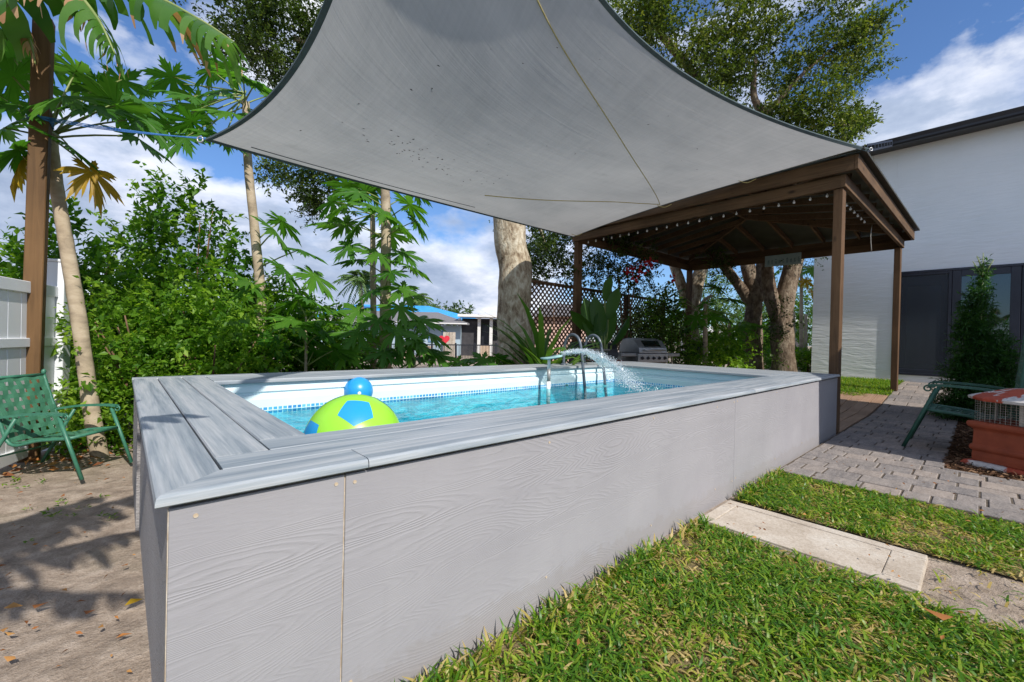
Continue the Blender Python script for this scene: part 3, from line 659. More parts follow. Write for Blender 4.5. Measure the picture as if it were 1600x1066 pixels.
# balls
def soccer_ball(loc, r, rot, label):
    t = thing('beach_ball', loc, label, 'ball'); t.rotation_euler = (Matrix.Rotation(rot[1], 3, Vector(rot[0]).normalized()) @ Vector((0, -1, (1+5**.5)/2)).rotation_difference(Vector(rot[0])).to_matrix()).to_euler()
    bm = bmesh.new(); bmesh.ops.create_icosphere(bm, subdivisions=5, radius=r)
    for f in bm.faces: f.smooth = True
    me = bpy.data.meshes.new('skin'); bm.to_mesh(me); bm.free(); link('skin', me, M_ballg, t)
    ph = (1+5**.5)/2; ico = [Vector(v).normalized() for a in (-1, 1) for b2 in (-ph, ph) for v in ((0, a, b2), (a, b2, 0), (b2, 0, a))]
    for c in ico:
        nb = sorted(ico, key=lambda q: (q-c).length)[1:6]; ax = (nb[0] - c*nb[0].dot(c)).normalized(); ay = c.cross(ax)
        nb.sort(key=lambda q: math.atan2(q.dot(ay), q.dot(ax)))
        pb = B(); ctr = pb.bm.verts.new(c*(r*1.006))
        cs = [(c*.66 + q*.34).normalized() for q in nb]; K = 6
        rim = [cs[i].lerp(cs[(i+1) % 5], k/K).normalized() for i in range(5) for k in range(K)]; rings = [[pb.bm.verts.new((c.lerp(v, f)).normalized()*(r*1.006)) for v in rim] for f in (1, .8, .6, .4, .2)]; n5 = len(rim)
        for a_, b_ in zip(rings, rings[1:]):
            for i in range(n5): pb.f((a_[i], a_[(i+1) % n5], b_[(i+1) % n5], b_[i]), True)
        for i in range(n5): pb.f((rings[-1][i], rings[-1][(i+1) % n5], ctr), True)
        pb.obj('pentagon', M_ballb, t)
    R3 = t.rotation_euler.to_matrix().transposed(); vd = R3 @ Vector((-.20, -.88, .30)).normalized()
    o = B().lathe([(.016, -.002), (.016, .003), (.010, .005), (.007, .001)], 16).obj('valve', M_ballg, t); o.matrix_local = Matrix.Translation(vd*r*1.002) @ vd.to_track_quat('Z', 'Y').to_matrix().to_4x4()
    return t
soccer_ball((.735, .80, .562), .215, ((-.21, -.60, .77), 1.45), 'large lime green ball with blue pentagons floating in the pool')
bp = dep(560, 611, 3.6)
t = thing('play_ball', bp, 'small plain blue ball floating behind the green ball', 'ball')
bm = bmesh.new(); bmesh.ops.create_icosphere(bm, subdivisions=4, radius=.118)
for f in bm.faces: f.smooth = True
me = bpy.data.meshes.new('skin'); bm.to_mesh(me); bm.free(); link('skin', me, M_ballb, t)
B().lathe([(.014, 0), (.014, .004), (.008, .006), (.006, .003)], 14).obj('valve', M_white, t)
t.children[-1].matrix_local = Matrix.Translation((dep(563, 618, 3.4)-bp).normalized()*.117) @ (CAM-bp).to_track_quat('Z', 'Y').to_matrix().to_4x4()

# pool ladder
lad = thing('pool_ladder', (4.53, 2.46, .0), 'grey tube pool ladder with two arched handrails', 'ladder')
for dx in (-.22, .22):
    pts = [(dx, .17, .712), (dx, .165, .95), (dx, .11, 1.08), (dx, .02, 1.12), (dx, -.07, 1.07), (dx, -.12, .93), (dx, -.17, .6), (dx, -.24, .1), (dx, -.30, -.3)]
    B().tube(path(pts, 6), .019, 10).obj('handrail', M_tube, lad)
for z, y in ((.445, -.205), (.22, -.235), (.0, -.275)): B().box((-.2, y-.05, z-.012), (.2, y+.05, z+.012)).bevel(.006, 2).obj('step', M_white, lad)
for dx in (-.22, .22): B().lathe([(.045, .713), (.045, .722), (.03, .735)], 14, (dx, .17, 0)).obj('foot_plate', M_tube, lad)
# fountain
fp = Vector((3.62, 2.26, 0)); fo = thing('pool_fountain', fp, 'white pipe fountain with a wide nozzle spraying into the pool', 'fountain')
B().tube([(0, 0, .30), (0, 0, .56)], .024, 14).obj('pipe', M_white, fo); B().tube([(0, 0, .561), (0, 0, .70)], .021, 14).obj('pipe_sleeve', M_greymetal, fo); B().tube([(0, 0, .701), (0, 0, .80), (0, 0, .83)], [.020, .018, .012], 14).obj('neck', M_white, fo)
nzd = Vector((.80, -.60, 0)).normalized(); nzs = Vector((.60, .80, 0)).normalized()
b = B(); sect = []
for s, wd, h in ((-.10, .03, .008), (-.03, .07, .014), (.05, .12, .012), (.12, .17, .007)):
    c = Vector((0, 0, .828)) + nzd*s + Vector((0, 0, .30*max(0, s))); sect.append([b.bm.verts.new(c + nzs*(q*wd) + Vector((0, 0, r_*h))) for q, r_ in ((-1, -1), (1, -1), (1, 1), (-1, 1))])
for i in range(3):
    for k in range(4): b.f((sect[i][k], sect[i][(k+1) % 4], sect[i+1][(k+1) % 4], sect[i+1][k]), True)
b.f(sect[0]); b.f(sect[-1][::-1]); b.obj('nozzle', plain('aqua_plastic', (.30, .52, .53), (.36, .58, .58), 3, .3, bs=0), fo)
# spray: a torn sheet and drops
O = fp + Vector((0, 0, .862)) + nzd*.12; vs_, fs_, uvs = [], [], []; bb = B()
def arc(t_, s_, vx=2.25, vz=1.12): return O + nzd*(vx*t_*(1-.12*s_*s_)) + nzs*(s_*(.16 + .5*t_)) + Vector((0, 0, vz*t_*(1-.12*abs(s_)) - 4.9*t_*t_))
rows = [[bb.bm.verts.new(arc(.30*i/14, -1+2*j/12)) for j in range(13)] for i in range(15)]
uvl = bb.bm.loops.layers.uv.new('UVMap')
for i in range(14):
    for j in range(12):
        f = bb.f((rows[i][j], rows[i+1][j], rows[i+1][j+1], rows[i][j+1]), True)
        for l, (a_, c_) in zip(f.loops, ((i, j), (i+1, j), (i+1, j+1), (i, j+1))): l[uvl].uv = (a_/14, c_/12)
sp = tag(bb.obj('water_sheet', M_sheet), 'clear sheet of water arching from the fountain nozzle', 'water', kind='stuff')
ico = bmesh.new(); bmesh.ops.create_icosphere(ico, subdivisions=1, radius=1.); ico.verts.ensure_lookup_table()
IV = np.array([v.co for v in ico.verts]); IF = np.array([[v.index for v in f.verts] for f in ico.faces]); ico.free()
dp, ds = [], []
for i in range(5200):
    tt = .015 + .475*random.random()**.8; s_ = random.uniform(-1, 1); p = arc(tt, s_, random.gauss(2.28, .16), random.gauss(1.14, .07)); p += Vector((random.gauss(0, .012), random.gauss(0, .012), random.gauss(0, .012)))
    if p.z < .475: continue
    dp.append(p); ds.append(random.uniform(.0018, .0050)*(1.3 if tt > .3 else 1))
for i in range(160):
    p = arc(.47, random.uniform(-1, 1), random.gauss(2.3, .2)); a = random.uniform(0, 2*PI); dp.append(Vector((p.x, p.y, .478 + abs(random.gauss(0, .03))))); ds.append(random.uniform(.002, .005))
dp = np.array(dp); ds = np.array(ds); k = len(IV); V = (dp[:, None] + ds[:, None, None]*IV[None]).reshape(-1, 3); F = (IF[None] + (np.arange(len(dp))*k)[:, None, None]).reshape(-1, 3)
tag(link('water_drops', npmesh('water_drops', V, F, None, True), M_drop), 'white water drops falling from the fountain spray', 'water', kind='stuff')

# ---------------------------------------------------------------- gazebo
GX, GY, RZ = 4.50, 4.10, math.radians(-1.2)
gzb = thing('timber_gazebo', (6.37, .07, 0), 'brown timber gazebo with low hipped roof at the end of the pool', 'gazebo', None, RZ)
PWX, PWY = .15, .095
for (x, y) in ((0, 0), (GX, 0), (0, GY), (GX, GY)):
    wx = Matrix.Rotation(RZ, 3, 'Z') @ Vector((x, y, 0)) + gzb.location; z0 = gz(wx.x, wx.y)-.02
    o = B().box((-PWX/2, -PWY/2, z0), (PWX/2, PWY/2, 2.946)).bevel(.004, 1).obj('post', M_wood, gzb); o.location = (x, y, 0)
zb, hb = 2.95, .145
def gbeam(a, c, m_, name='beam', w_=.05, h_=hb): return B().bar(a, c, w_, h_).bevel(.003, 1).obj(name, m_, gzb)
zc = zb+hb/2
gbeam((-.075, -.05, zc), (-.075, GY+.05, zc), M_woody); gbeam((GX+.075, -.05, zc), (GX+.075, GY+.05, zc), M_woody)
gbeam((-.102, -.052+.0, zc+.002), (GX+.102, -.052, zc+.002), M_woodx, w_=.048); gbeam((-.102, GY+.052, zc+.002), (GX+.102, GY+.052, zc+.002), M_woodx, w_=.048)
zf, hf, ov = 3.185, .17, .17
gbeam((-ov, -ov, zf), (-ov, GY+ov, zf), M_woody, 'fascia', .036, hf); gbeam((GX+ov, -ov, zf), (GX+ov, GY+ov, zf), M_woody, 'fascia', .036, hf)
gbeam((-ov-.019, -ov-.0185, zf+.001), (GX+ov+.019, -ov-.0185, zf+.001), M_woodx, 'fascia', .036, hf); gbeam((-ov-.019, GY+ov+.0185, zf+.001), (GX+ov+.019, GY+ov+.0185, zf+.001), M_woodx, 'fascia', .036, hf)
RG = 3.66; r0 = Vector((GX/2-.42, GY/2, RG)); r1 = Vector((GX/2+.42, GY/2, RG)); ze = 3.285; e_ = ov+.10
C4 = [Vector((-e_, -e_, ze)), Vector((GX+e_, -e_, ze)), Vector((GX+e_, GY+e_, ze)), Vector((-e_, GY+e_, ze))]
for q in ([C4[0], C4[1], r1, r0], [C4[1], C4[2], r1], [C4[2], C4[3], r0, r1], [C4[3], C4[0], r0]): B().prism(q, (0, 0, .028)).obj('roof_sheet', M_roofu, gzb)
drop = Vector((0, 0, -.075))
def raf(a, c, nm='rafter', w_=.038, h_=.10): return B().bar(Vector(a)+drop, Vector(c)+drop, w_, h_).obj(nm, M_woodx, gzb)
I4 = [Vector((-.05, -.03, 3.33)), Vector((GX+.05, -.03, 3.33)), Vector((GX+.05, GY+.03, 3.33)), Vector((-.05, GY+.03, 3.33))]
raf(r0, r1, 'ridge_beam', .045, .13)
for c, r_ in ((I4[0], r0), (I4[1], r1), (I4[2], r1), (I4[3], r0)): raf(c, r_, 'hip_rafter', .045, .12)
def hipz(x, y): return min(3.33 + (RG-3.33)*min(y+.03, GY+.03-y)/(GY/2+.03), 3.33 + (RG-3.33)*min(x+.05, GX+.05-x)/(GX/2-.42+.05))
for i in range(1, 8):
    x = GX*i/8; yh = min(GY/2, (min(x, GX-x)+.05)*(GY/2)/(GX/2-.42))
    if abs(x-GX/2) < .42: yh = GY/2-.03
    for y0, y1 in ((0, yh-.03), (GY, GY-yh+.03)): raf((x, y0, hipz(x, y0)-.01), (x, y1, hipz(x, y1)-.01))
for i in range(1, 7):
    y = GY*i/7; xh = (min(y, GY-y))*(GX/2-.42)/(GY/2)-.03
    for x0, x1 in ((0, xh), (GX, GX-xh)): raf((x0, y, hipz(x0, y)-.01), (x1, y, hipz(x1, y)-.01))
# sign on the far beam
sg = thing('hanging_sign', gzb.matrix_basis @ Vector((GX+.03, 1.95, 2.965)), 'small weathered blue-grey sign board fixed to the far gazebo beam', 'sign', None, RZ)
B().box((-.02, -.36, -.125), (-.006, .36, .125)).bevel(.003, 1).obj('board', M_signm, sg)
b = B()
for i in range(9):
    y = .30-.075*i
    for q in range(2): b.box((-.0215, y-.012-.02*q, -.075), (-.0202, y-.004-.02*q, -.075+random.uniform(.05, .11)))
    b.box((-.0213, y-.032, -.02+.02*(i % 3)), (-.0204, y-.004, -.008+.02*(i % 3)))
b.obj('lettering', M_signt, sg)
# string lights
def bulbs(pts_, n, label, sag=.05):
    a, c = Vector(pts_[0]), Vector(pts_[1]); t = thing('string_lights', a, label, 'string lights', 'string lights under the gazebo roof'); W = []
    for i in range(n*4+1):
        s = i/(n*4); W.append(a.lerp(c, s) - Vector((0, 0, sag*abs(math.sin(s*n*PI/2)))) - a)
    B().tube(W, .004, 5).obj('wire', M_black, t)
    for i in range(n):
        s = (i+.5)/n; p = a.lerp(c, s) - Vector((0, 0, sag*abs(math.sin(s*n*PI/2)))) - a
        o = B().lathe([(.003, 0), (.007, -.004), (.007, -.014), (.013, -.022), (.016, -.034), (.012, -.045), (.003, -.05)], 10).obj('bulb', M_bulb, t); o.location = p
Gm = gzb.matrix_basis
bulbs((Gm @ Vector((.06, .05, 2.99)), Gm @ Vector((.06, GY-.1, 2.99))), 22, 'string of white bulbs hung along the beam nearest the pool')
bulbs((Gm @ Vector((.1, .06, 2.99)), Gm @ Vector((1.9, .06, 2.99))), 8, 'string of white bulbs hung along the beam facing the patio')
B().tube(path([Gm @ Vector((2.3, .05, 2.98)), Gm @ Vector((2.28, .06, 2.8)), Gm @ Vector((2.32, .05, 2.55))], 4), .006, 5).obj('dangling_cord', M_wire)
tag(bpy.data.objects['dangling_cord'], 'thin pale cord dangling from the right gazebo beam', 'cord')

# ---------------------------------------------------------------- shade sail
P1 = dep(322, 218, 2.58); P2 = Vector((6.20, 4.10, 2.99)); P3 = Vector((6.20, -.22, 3.30)); P4 = Vector((.146, -.684, 3.30))
def thru(a, m_, c): return Vector(m_)*2 - (Vector(a)+Vector(c))*.5          # Bezier control so that the curve passes m_ at t=.5
EA = bez(P4, thru(P4, (.56, .62, 2.52), P1), P1, 48)                       # v along: 0 at P4
EB = bez(P1, thru(P1, dep(655, 309, 4.35), P2), P2, 48)
EC = bez(P4, (1.774, 1.725, 3.343), P3, 48)
ED = bez(P3, thru(P3, (6.13, 1.95, 3.20), P2), P2, 48)
N = 48
def coons(i, j):                                        # i along EC/EB (u), j along EA/ED (v)
    u_, v_ = i/N, j/N
    p = EC[i]*(1-v_) + EB[i]*v_ + EA[j]*(1-u_) + ED[j]*u_
    p = p - (P4*((1-u_)*(1-v_)) + P3*(u_*(1-v_)) + P1*((1-u_)*v_) + P2*(u_*v_))
    return p - Vector((0, 0, .10*math.sin(PI*u_)*math.sin(PI*v_)))
sail = thing('shade_sail', P2, 'large grey fabric shade sail stretched over the pool', 'shade sail')
bb = B(); uvl = bb.bm.loops.layers.uv.new('UVMap'); gv = [[bb.bm.verts.new(coons(i, j)-P2) for j in range(N+1)] for i in range(N+1)]
for i in range(N):
    for j in range(N):
        f = bb.f((gv[i][j], gv[i+1][j], gv[i+1][j+1], gv[i][j+1]), True)
        for l, (a_, c_) in zip(f.loops, ((i, j), (i+1, j), (i+1, j+1), (i, j+1))): l[uvl].uv = (a_/N, c_/N)
bb.obj('cloth', M_sail, sail)
for E_ in (EA, EB, EC, ED):
    b = B(); pr = [Vector(p)-P2 for p in E_]; cen = (P1+P2+P3+P4)/4-P2; q0 = None
    for i, p in enumerate(pr):
        d = (pr[min(i+1, N)]-pr[max(i-1, 0)]).normalized(); inn = (cen-p); inn = (inn - d*inn.dot(d)).normalized()
        q = [b.bm.verts.new(p - inn*.006 + Vector((0, 0, s*.005))) for s in (-1, 1)] + [b.bm.verts.new(p + inn*.024 + Vector((0, 0, s*.004 - .004*0))) for s in (1, -1)]
        if q0:
            for k in range(4): b.f((q0[k], q0[(k+1) % 4], q[(k+1) % 4], q[k]))
        q0 = q
    b.obj('hem', M_hem, sail)
def on_sail(u_, v_):
    i = min(int(u_*N), N-1); j = min(int(v_*N), N-1); a_, c_ = u_*N-i, v_*N-j
    return (coons(i, j)*(1-a_)*(1-c_) + coons(i+1, j)*a_*(1-c_) + coons(i, j+1)*(1-a_)*c_ + coons(i+1, j+1)*a_*c_) - P2
def seam(uv0, uv1, r=.005, m_=None, bow=0.):
    pts = []
    for k in range(31):
        s = k/30; pts.append(on_sail(uv0[0]+(uv1[0]-uv0[0])*s, uv0[1]+(uv1[1]-uv0[1])*s + bow*math.sin(PI*s)) - Vector((0, 0, .007)))
    return B().tube(pts, r, 6).obj('seam_rope', m_ or M_yrope, sail)
for uv in (((.02, .02), (.2, .08), (.375, .125), (.5, .17), (.61, .235), (.73, .333), (.91, .495), (.985, .565)), ((.985, .565), (.94, .585), (.854, .625), (.708, .729), (.583, .812))):
    B().tube([on_sail(min(max(q.x, 0), .999), min(max(q.y, 0), .999)) - Vector((0, 0, .007)) for q in path([(a_, c_, 0) for a_, c_ in uv], 6)], .005, 6).obj('seam_rope', M_yrope, sail)
seam((.10, .965), (.62, .945), .003, M_hem)
for k in range(3):
    u_, v_ = ((.985, .575), (.985, .30), (.97, .97))[k]; p = on_sail(u_, v_)
    B().tube(path([p + Vector((0, 0, -.01)), p + Vector((.04, -.10, -.05)), p + Vector((.06, -.2, -.02))], 3), .005, 5).obj('tie', M_yrope, sail)
for c, p in enumerate((P1, P3, P4)):
    dv = (p - (P1+P2+P3+P4)/4).normalized(); o = B().tube([p-P2 + dv*.03 + (RT*math.cos(a)+UP*math.sin(a))*.017 for a in [2*PI*i/14 for i in range(15)]], .005, 6).obj('ring', M_steel, sail)
# debris lying on the sail
P, S = [], []
for i in range(60): P.append(on_sail(random.gauss(.38, .11), random.gauss(.70, .035)) + P2 - Vector((0, 0, .004))); S.append(random.uniform(.012, .032))
for i in range(46): P.append(on_sail(random.uniform(.05, .95), random.uniform(.1, .92)) + P2 - Vector((0, 0, .004))); S.append(random.uniform(.010, .028))
D = rng.normal(size=(len(P), 3)); D[:, 2] = 0
V, F, T = leaves(np.array(P), D, np.array(S), rng.random(len(P)), .8, LEAF_V*np.array([1, 1, .05]), LEAF_F, np.zeros(len(P)))
M_deb = plain('dark_leaf_debris', (.02, .017, .012), (.05, .04, .03), 20, .9, bs=0)
tag(link('sail_debris', npmesh('sail_debris', V, F), M_deb), 'dark specks of leaf debris stuck to the shade sail', 'leaf litter', kind='stuff')

# ---------------------------------------------------------------- left post, ropes, fence
pb_ = dep(45, 715, 3.38); pb_.z = 0; pt_ = dep(69, 30, 3.38)
wp = thing('wooden_post', pb_, 'tall square brown timber post holding the left sail corner', 'post')
o = B().bar((0, 0, -.05), pt_-pb_, .108, .108, (1, -.1, 0)).bevel(.006, 1).obj('timber', M_post, wp)
def onpost(py): s = (715-py)/(715-30); return pb_.lerp(pt_, s)
rp = thing('blue_rope', onpost(183), 'blue rope wound round the timber post and tied to the sail', 'rope'); L = onpost(183); b = B()
for k in range(4):
    pts = []
    for i in range(25):
        a = 2*PI*i/24; c, s = math.cos(a), math.sin(a); mm = max(abs(c), abs(s)); pts.append(Vector((c/mm*.061, s/mm*.061, -.014*k + .012*math.sin(a+k))))
    q = Vector((1, -.1, 0)).normalized(); R_ = Matrix.Rotation(math.atan2(q.y, q.x), 3, 'Z'); b.tube([R_ @ p for p in pts], .006, 6)
b.obj('winding', M_brope, rp)
for k in range(3): B().tube(bez(Vector((.06, -.05, -.01*k)), (P1-L)*.5 + Vector((0, 0, -.02-.012*k)), P1-L + Vector((0, 0, .004*k)), 12), .0035, 5).obj('line', M_brope, rp)
f0 = dep(86, 715, 3.75); f0.z = 0
fdir = Vector((math.cos(math.radians(72.8+180)), math.sin(math.radians(72.8+180)), 0)); fn = Vector((-fdir.y, fdir.x, 0))
vf = thing('vinyl_fence', f0, 'white vinyl privacy fence panel with end post behind the left chair', 'fence', None, math.atan2(fdir.y, fdir.x))
b = B().box((-.065, -.065, -.05), (.065, .065, 1.62)).bevel(.008, 2); b.obj('post', M_vinyl, vf)
b = B().box((-.075, -.075, 1.62), (.075, .075, 1.645)).bevel(.01, 2); b.obj('post_cap', M_vinyl, vf)
for z, h in ((1.36, .09), (.93, .07), (.08, .09)): B().box((.067, -.03, z-h/2), (2.6, .03, z+h/2)).bevel(.004, 1).obj('rail', M_vinyl, vf)
for i in range(16): B().box((.07+i*.158, -.011, .09), (.07+i*.158+.154, .011, 1.345)).bevel(.003, 1).obj('fence_board', M_vinyl, vf)

# ---------------------------------------------------------------- chairs
def chair(loc, rz, scale, label, mf, ms, recline=.42, top=.98):
    """faces local +x; width along y"""
    t = thing('patio_chair', loc, label, 'chair', 'green metal patio chairs', rz); t.scale = (scale,)*3; W = .29
    S0, S1 = Vector((.30, 0, .40)), Vector((-.24, 0, .34)); bt = Vector((-.24-.62*recline-.05, 0, top))
    for s in (-1, 1):
        y = s*W
        B().tube([(.47, y, 0), (.24, y, .615)], .017, 8).obj('front_leg', mf, t)
        B().tube([(-.50, y*1.02, 0), (-.16, y*1.02, .60)], .016, 8).obj('rear_leg', mf, t)
        arm = path([(-.33, y, .60), (-.1, y, .635), (.16, y, .648), (.30, y, .640)], 5); b = B()
        for i in range(len(arm)-1): b.bar(arm[i], arm[i+1], .052, .022)
        b.obj('armrest', mf, t)
        cy = [(.30 + .034*math.sin(a)*(1-.09*a), y, .640-.032 + .032*math.cos(a)*(1-.09*a)) for a in [k*.45 for k in range(17)]]; B().tube(cy, .008, 6).obj('scroll', mf, t)
        B().tube(path([S0 + Vector((.02, y*.93, 0)), Vector((.03, y*.93, .375)), S1 + Vector((0, y*.93, 0)), S1.lerp(bt, .5) + Vector((-.01, y*.93, 0)), bt + Vector((0, y*.93, 0))], 6), .016, 8).obj('side_rail', mf, t)
        o = B().lathe([(.004, .03), (.016, .02), (.022, 0), (.016, -.02), (.012, -.03)], 10).obj('finial', mf, t); o.location = bt + Vector((0, y*.93, .03))
    B().tube([S0 + Vector((.02, -W*.93, 0)), S0 + Vector((.02, W*.93, 0))], .016, 8).obj('front_rail', mf, t)
    B().tube([bt + Vector((0, -W*.93, 0)), bt + Vector((0, W*.93, 0))], .016, 8).obj('top_rail', mf, t)
    B().tube([(-.39, -W, .20), (-.39, W, .20)], .010, 8).obj('brace', mf, t)
    up = (bt-S1).normalized(); nb = up.cross(Vector((0, 1, 0))).normalized()
    def strap_run(a0, a1, off, cross, nrm):                 # a woven strap as a thin wavy ribbon
        n = 24; a0, a1 = Vector(a0), Vector(a1); b = B(); q0 = None; sd = (a1-a0).normalized().cross(nrm).normalized()
        for i in range(n+1):
            p = a0.lerp(a1, i/n) + nrm*(.006*math.sin(off + i/n*cross*PI)); q = [b.bm.verts.new(p + sd*(.024*k) + nrm*z) for k, z in ((-1, -.0015), (1, -.0015), (1, .0015), (-1, .0015))]
            if q0:
                for k in range(4): b.f((q0[k], q0[(k+1) % 4], q[(k+1) % 4], q[k]))
            q0 = q
        b.obj('strap', ms, t)
    for i in range(8): p = S1.lerp(bt, .06 + .9*i/7); strap_run(p + Vector((0, -W*.93, 0)), p + Vector((0, W*.93, 0)), PI*(i % 2), 7, nb)
    for i in range(7): y = -W*.78 + W*1.56*i/6; strap_run(S1 + Vector((0, y, 0)) + up*.01, bt + Vector((0, y, 0)), PI*(i % 2), 8, nb)
    un = Vector((.06, 0, 1)).normalized()
    for i in range(7): p = S1.lerp(S0, .08 + .88*i/6) - Vector((0, 0, .008*math.sin(PI*i/6))); strap_run(p + Vector((0, -W*.93, 0)), p + Vector((0, W*.93, 0)), PI*(i % 2), 7, un)
    for i in range(7): y = -W*.78 + W*1.56*i/6; strap_run(S1 + Vector((0, y, 0)), S0 + Vector((.02, y, 0)), PI*(i % 2), 7, un)
    return t
chair((-.36, 3.3, .03), math.radians(-40), .68, 'green strap-woven metal chair by the white fence', M_green, M_greenlt, .30)
chair((6.29, -1.08, .015), math.radians(90), 1.03, 'dark green metal chair in shade beside the red chimney pot', M_dkgreen, M_dkgreen, .08, 1.24)

# ---------------------------------------------------------------- chimney pot lantern
cp = thing('chimney_pot', (5.74, -1.46, .0), 'red clay chimney pot with wire cage and peeling domed cap', 'chimney pot')
cp.rotation_euler = (0, 0, math.radians(-28)); cp.scale = (.92, .92, 1)
b = B().lathe([(.50, -.02), (.51, .03), (.48, .055)], 4, smooth=False, seg=PI/4); b.bevel(.006, 1).obj('base_plinth', M_peel, cp)
prof = [(.425, .056), (.43, .10), (.425, .145), (.445, .155), (.452, .175), (.445, .195), (.425, .205), (.42, .33), (.435, .345), (.465, .36), (.475, .385), (.465, .405), (.45, .41)]
B().lathe(prof, 4, smooth=False, seg=PI/4).bevel(.005, 1).obj('pot', M_terra, cp)
b = B(); zc0, zc1, rc = .411, .60, .29
for k in range(4):
    for i in range(17):
        u_ = -rc + 2*rc*i/16; p = Matrix.Rotation(k*PI/2, 3, 'Z') @ Vector((u_, -rc, 0)); b.tube([p + Vector((0, 0, zc0)), p + Vector((0, 0, zc1))], .0016, 4, False)
for k in range(9): z = zc0 + (zc1-zc0)*(k+.3)/9; b.tube([(rc*x_, rc*y_, z) for x_, y_ in ((-1, -1), (1, -1), (1, 1), (-1, 1), (-1, -1))], .0016, 4, False)
tag(b.obj('wire_cage', M_wire, cp), kind='stuff')
for sx_, sy_ in ((-1, -.1), (.1, -1), (1, .1), (-.1, 1)): B().bar((sx_*.27, sy_*.27, zc0), (sx_*.27, sy_*.27, zc1), .03, .012, (sx_, sy_, 0)).obj('support', M_wire, cp)
B().lathe([(.30, .598), (.445, .60), (.45, .622), (.43, .632), (.20, .705), (.17, .712)], 8, smooth=False, seg=PI/8).obj('cap', M_peel, cp)

# ---------------------------------------------------------------- white house
XH = 12.6; hs = thing('white_house', (XH, 1.7, .25), 'white stucco house with dark sliding doors', 'house'); hz = .25
def hb_(a, c, name, m_, par=hs, bev=0):
    b = B().box(Vector(a)-hs.location, Vector(c)-hs.location)
    if bev: b.bevel(bev, 1)
    return b.obj(name, m_, par)
hb_((XH, .20, .1), (XH+.2, 1.7, 5.44), 'wall', M_stucco); hb_((XH, -9, 2.715), (XH+.2, .198, 5.44), 'wall', M_stucco); hb_((XH+.002, -9, .1), (XH+.2, .198, .455), 'wall', M_stucco); hb_((XH, -9, .457), (XH+.2, -3.2, 2.713), 'wall', M_stucco)
hb_((XH+.202, 1.5, .1), (XH+6, 1.698, 5.44), 'wall', M_stucco)
b = B(); b.prism([Vector((XH-.38, -9.3, 5.52))-hs.location, Vector((XH-.38, 2.05, 5.52))-hs.location, Vector((XH+5, 2.05, 6.75))-hs.location, Vector((XH+5, -9.3, 6.75))-hs.location], (0, 0, .06)); b.obj('roof', M_roofu, hs)
hb_((XH-.36, -9.2, 5.43), (XH+.0, 1.95, 5.46), 'soffit', M_black); b = B(); gp = [(0, 0), (-.10, 0), (-.125, .03), (-.125, .07), (-.145, .13), (-.15, .15), (0, .15)]
b.prism([Vector((XH-.32+x, -9.2, 5.40+z))-hs.location for x, z in gp], (0, 11.15, 0)); b.obj('gutter', M_black, hs)
dr = bpy.data.objects.new('sliding_door', None); COL.objects.link(dr); dr.parent = hs
def dbox(a, c, name, m_, bev=.004): return hb_(a, c, name, m_, dr, bev)
Y0, Z0, Z1 = .198, .457, 2.713
dbox((XH-.03, Y0-.045, Z0), (XH+.10, Y0, Z1), 'jamb', M_frame); dbox((XH-.03, -3.2, Z1-.05), (XH+.10, Y0-.046, Z1), 'head', M_frame); dbox((XH-.03, -3.2, Z0), (XH+.10, Y0-.046, Z0+.05), 'sill', M_frame)
def leaf_(ya, yb, xo, st, rt, rb, pane, pm):
    dbox((XH+xo, ya-st, Z0+.051), (XH+xo+.045, ya, Z1-.051), 'stile', M_frame); dbox((XH+xo, yb, Z0+.051), (XH+xo+.045, yb+st, Z1-.051), 'stile', M_frame)
    dbox((XH+xo, yb+st+.001, Z1-.051-rt), (XH+xo+.045, ya-st-.001, Z1-.051), 'top_rail', M_frame); dbox((XH+xo, yb+st+.001, Z0+.051), (XH+xo+.045, ya-st-.001, Z0+.051+rb), 'bottom_rail', M_frame)
    dbox((XH+xo+.018, yb+st+.001, Z0+.052+rb), (XH+xo+.026, ya-st-.001, Z1-.052-rt), pane, pm, 0)
leaf_(.150, -.70, -.02, .05, .05, .08, 'screen', M_screen); leaf_(.148, -.70, .05, .16, .28, .22, 'pane', M_glass)
leaf_(-.705, -1.62, -.02, .13, .13, .28, 'pane', M_glass); leaf_(-1.63, -2.5, .04, .13, .13, .28, 'pane', M_glass); leaf_(-2.505, -3.19, .04, .1, .13, .28, 'pane', M_glass)
hb_((XH+.16, -3.19, .46), (XH+.199, .19, 2.71), 'room_shade_panel', M_darkroom)  # dark sheet added behind the doors to stand for the unlit room
# slotted metal angle on the gazebo corner
a0 = Gm @ Vector((-.12, -.27, 3.335)); a1 = dep(1394, 224, 6.3)
br = thing('slotted_bracket', a0, 'black slotted metal angle bar sticking out from the gazebo roof corner', 'bracket'); d = (a1-a0); L = d.length; d.normalize(); upv = Vector((0, 0, 1)); b = B()
for s in (-1, 1): b.bar(upv*(.036*s), d*L + upv*(.036*s), .006, .024)
for i in range(9): p = d*(L*i/8); b.bar(p - d*.022, p + d*.022, .006, .05)
b.bar(Vector((0, 0, -.038)) - d.cross(upv)*.02, d*L - d.cross(upv)*.02 + Vector((0, 0, -.038)), .04, .004); b.obj('slotted_bar', M_black, br)

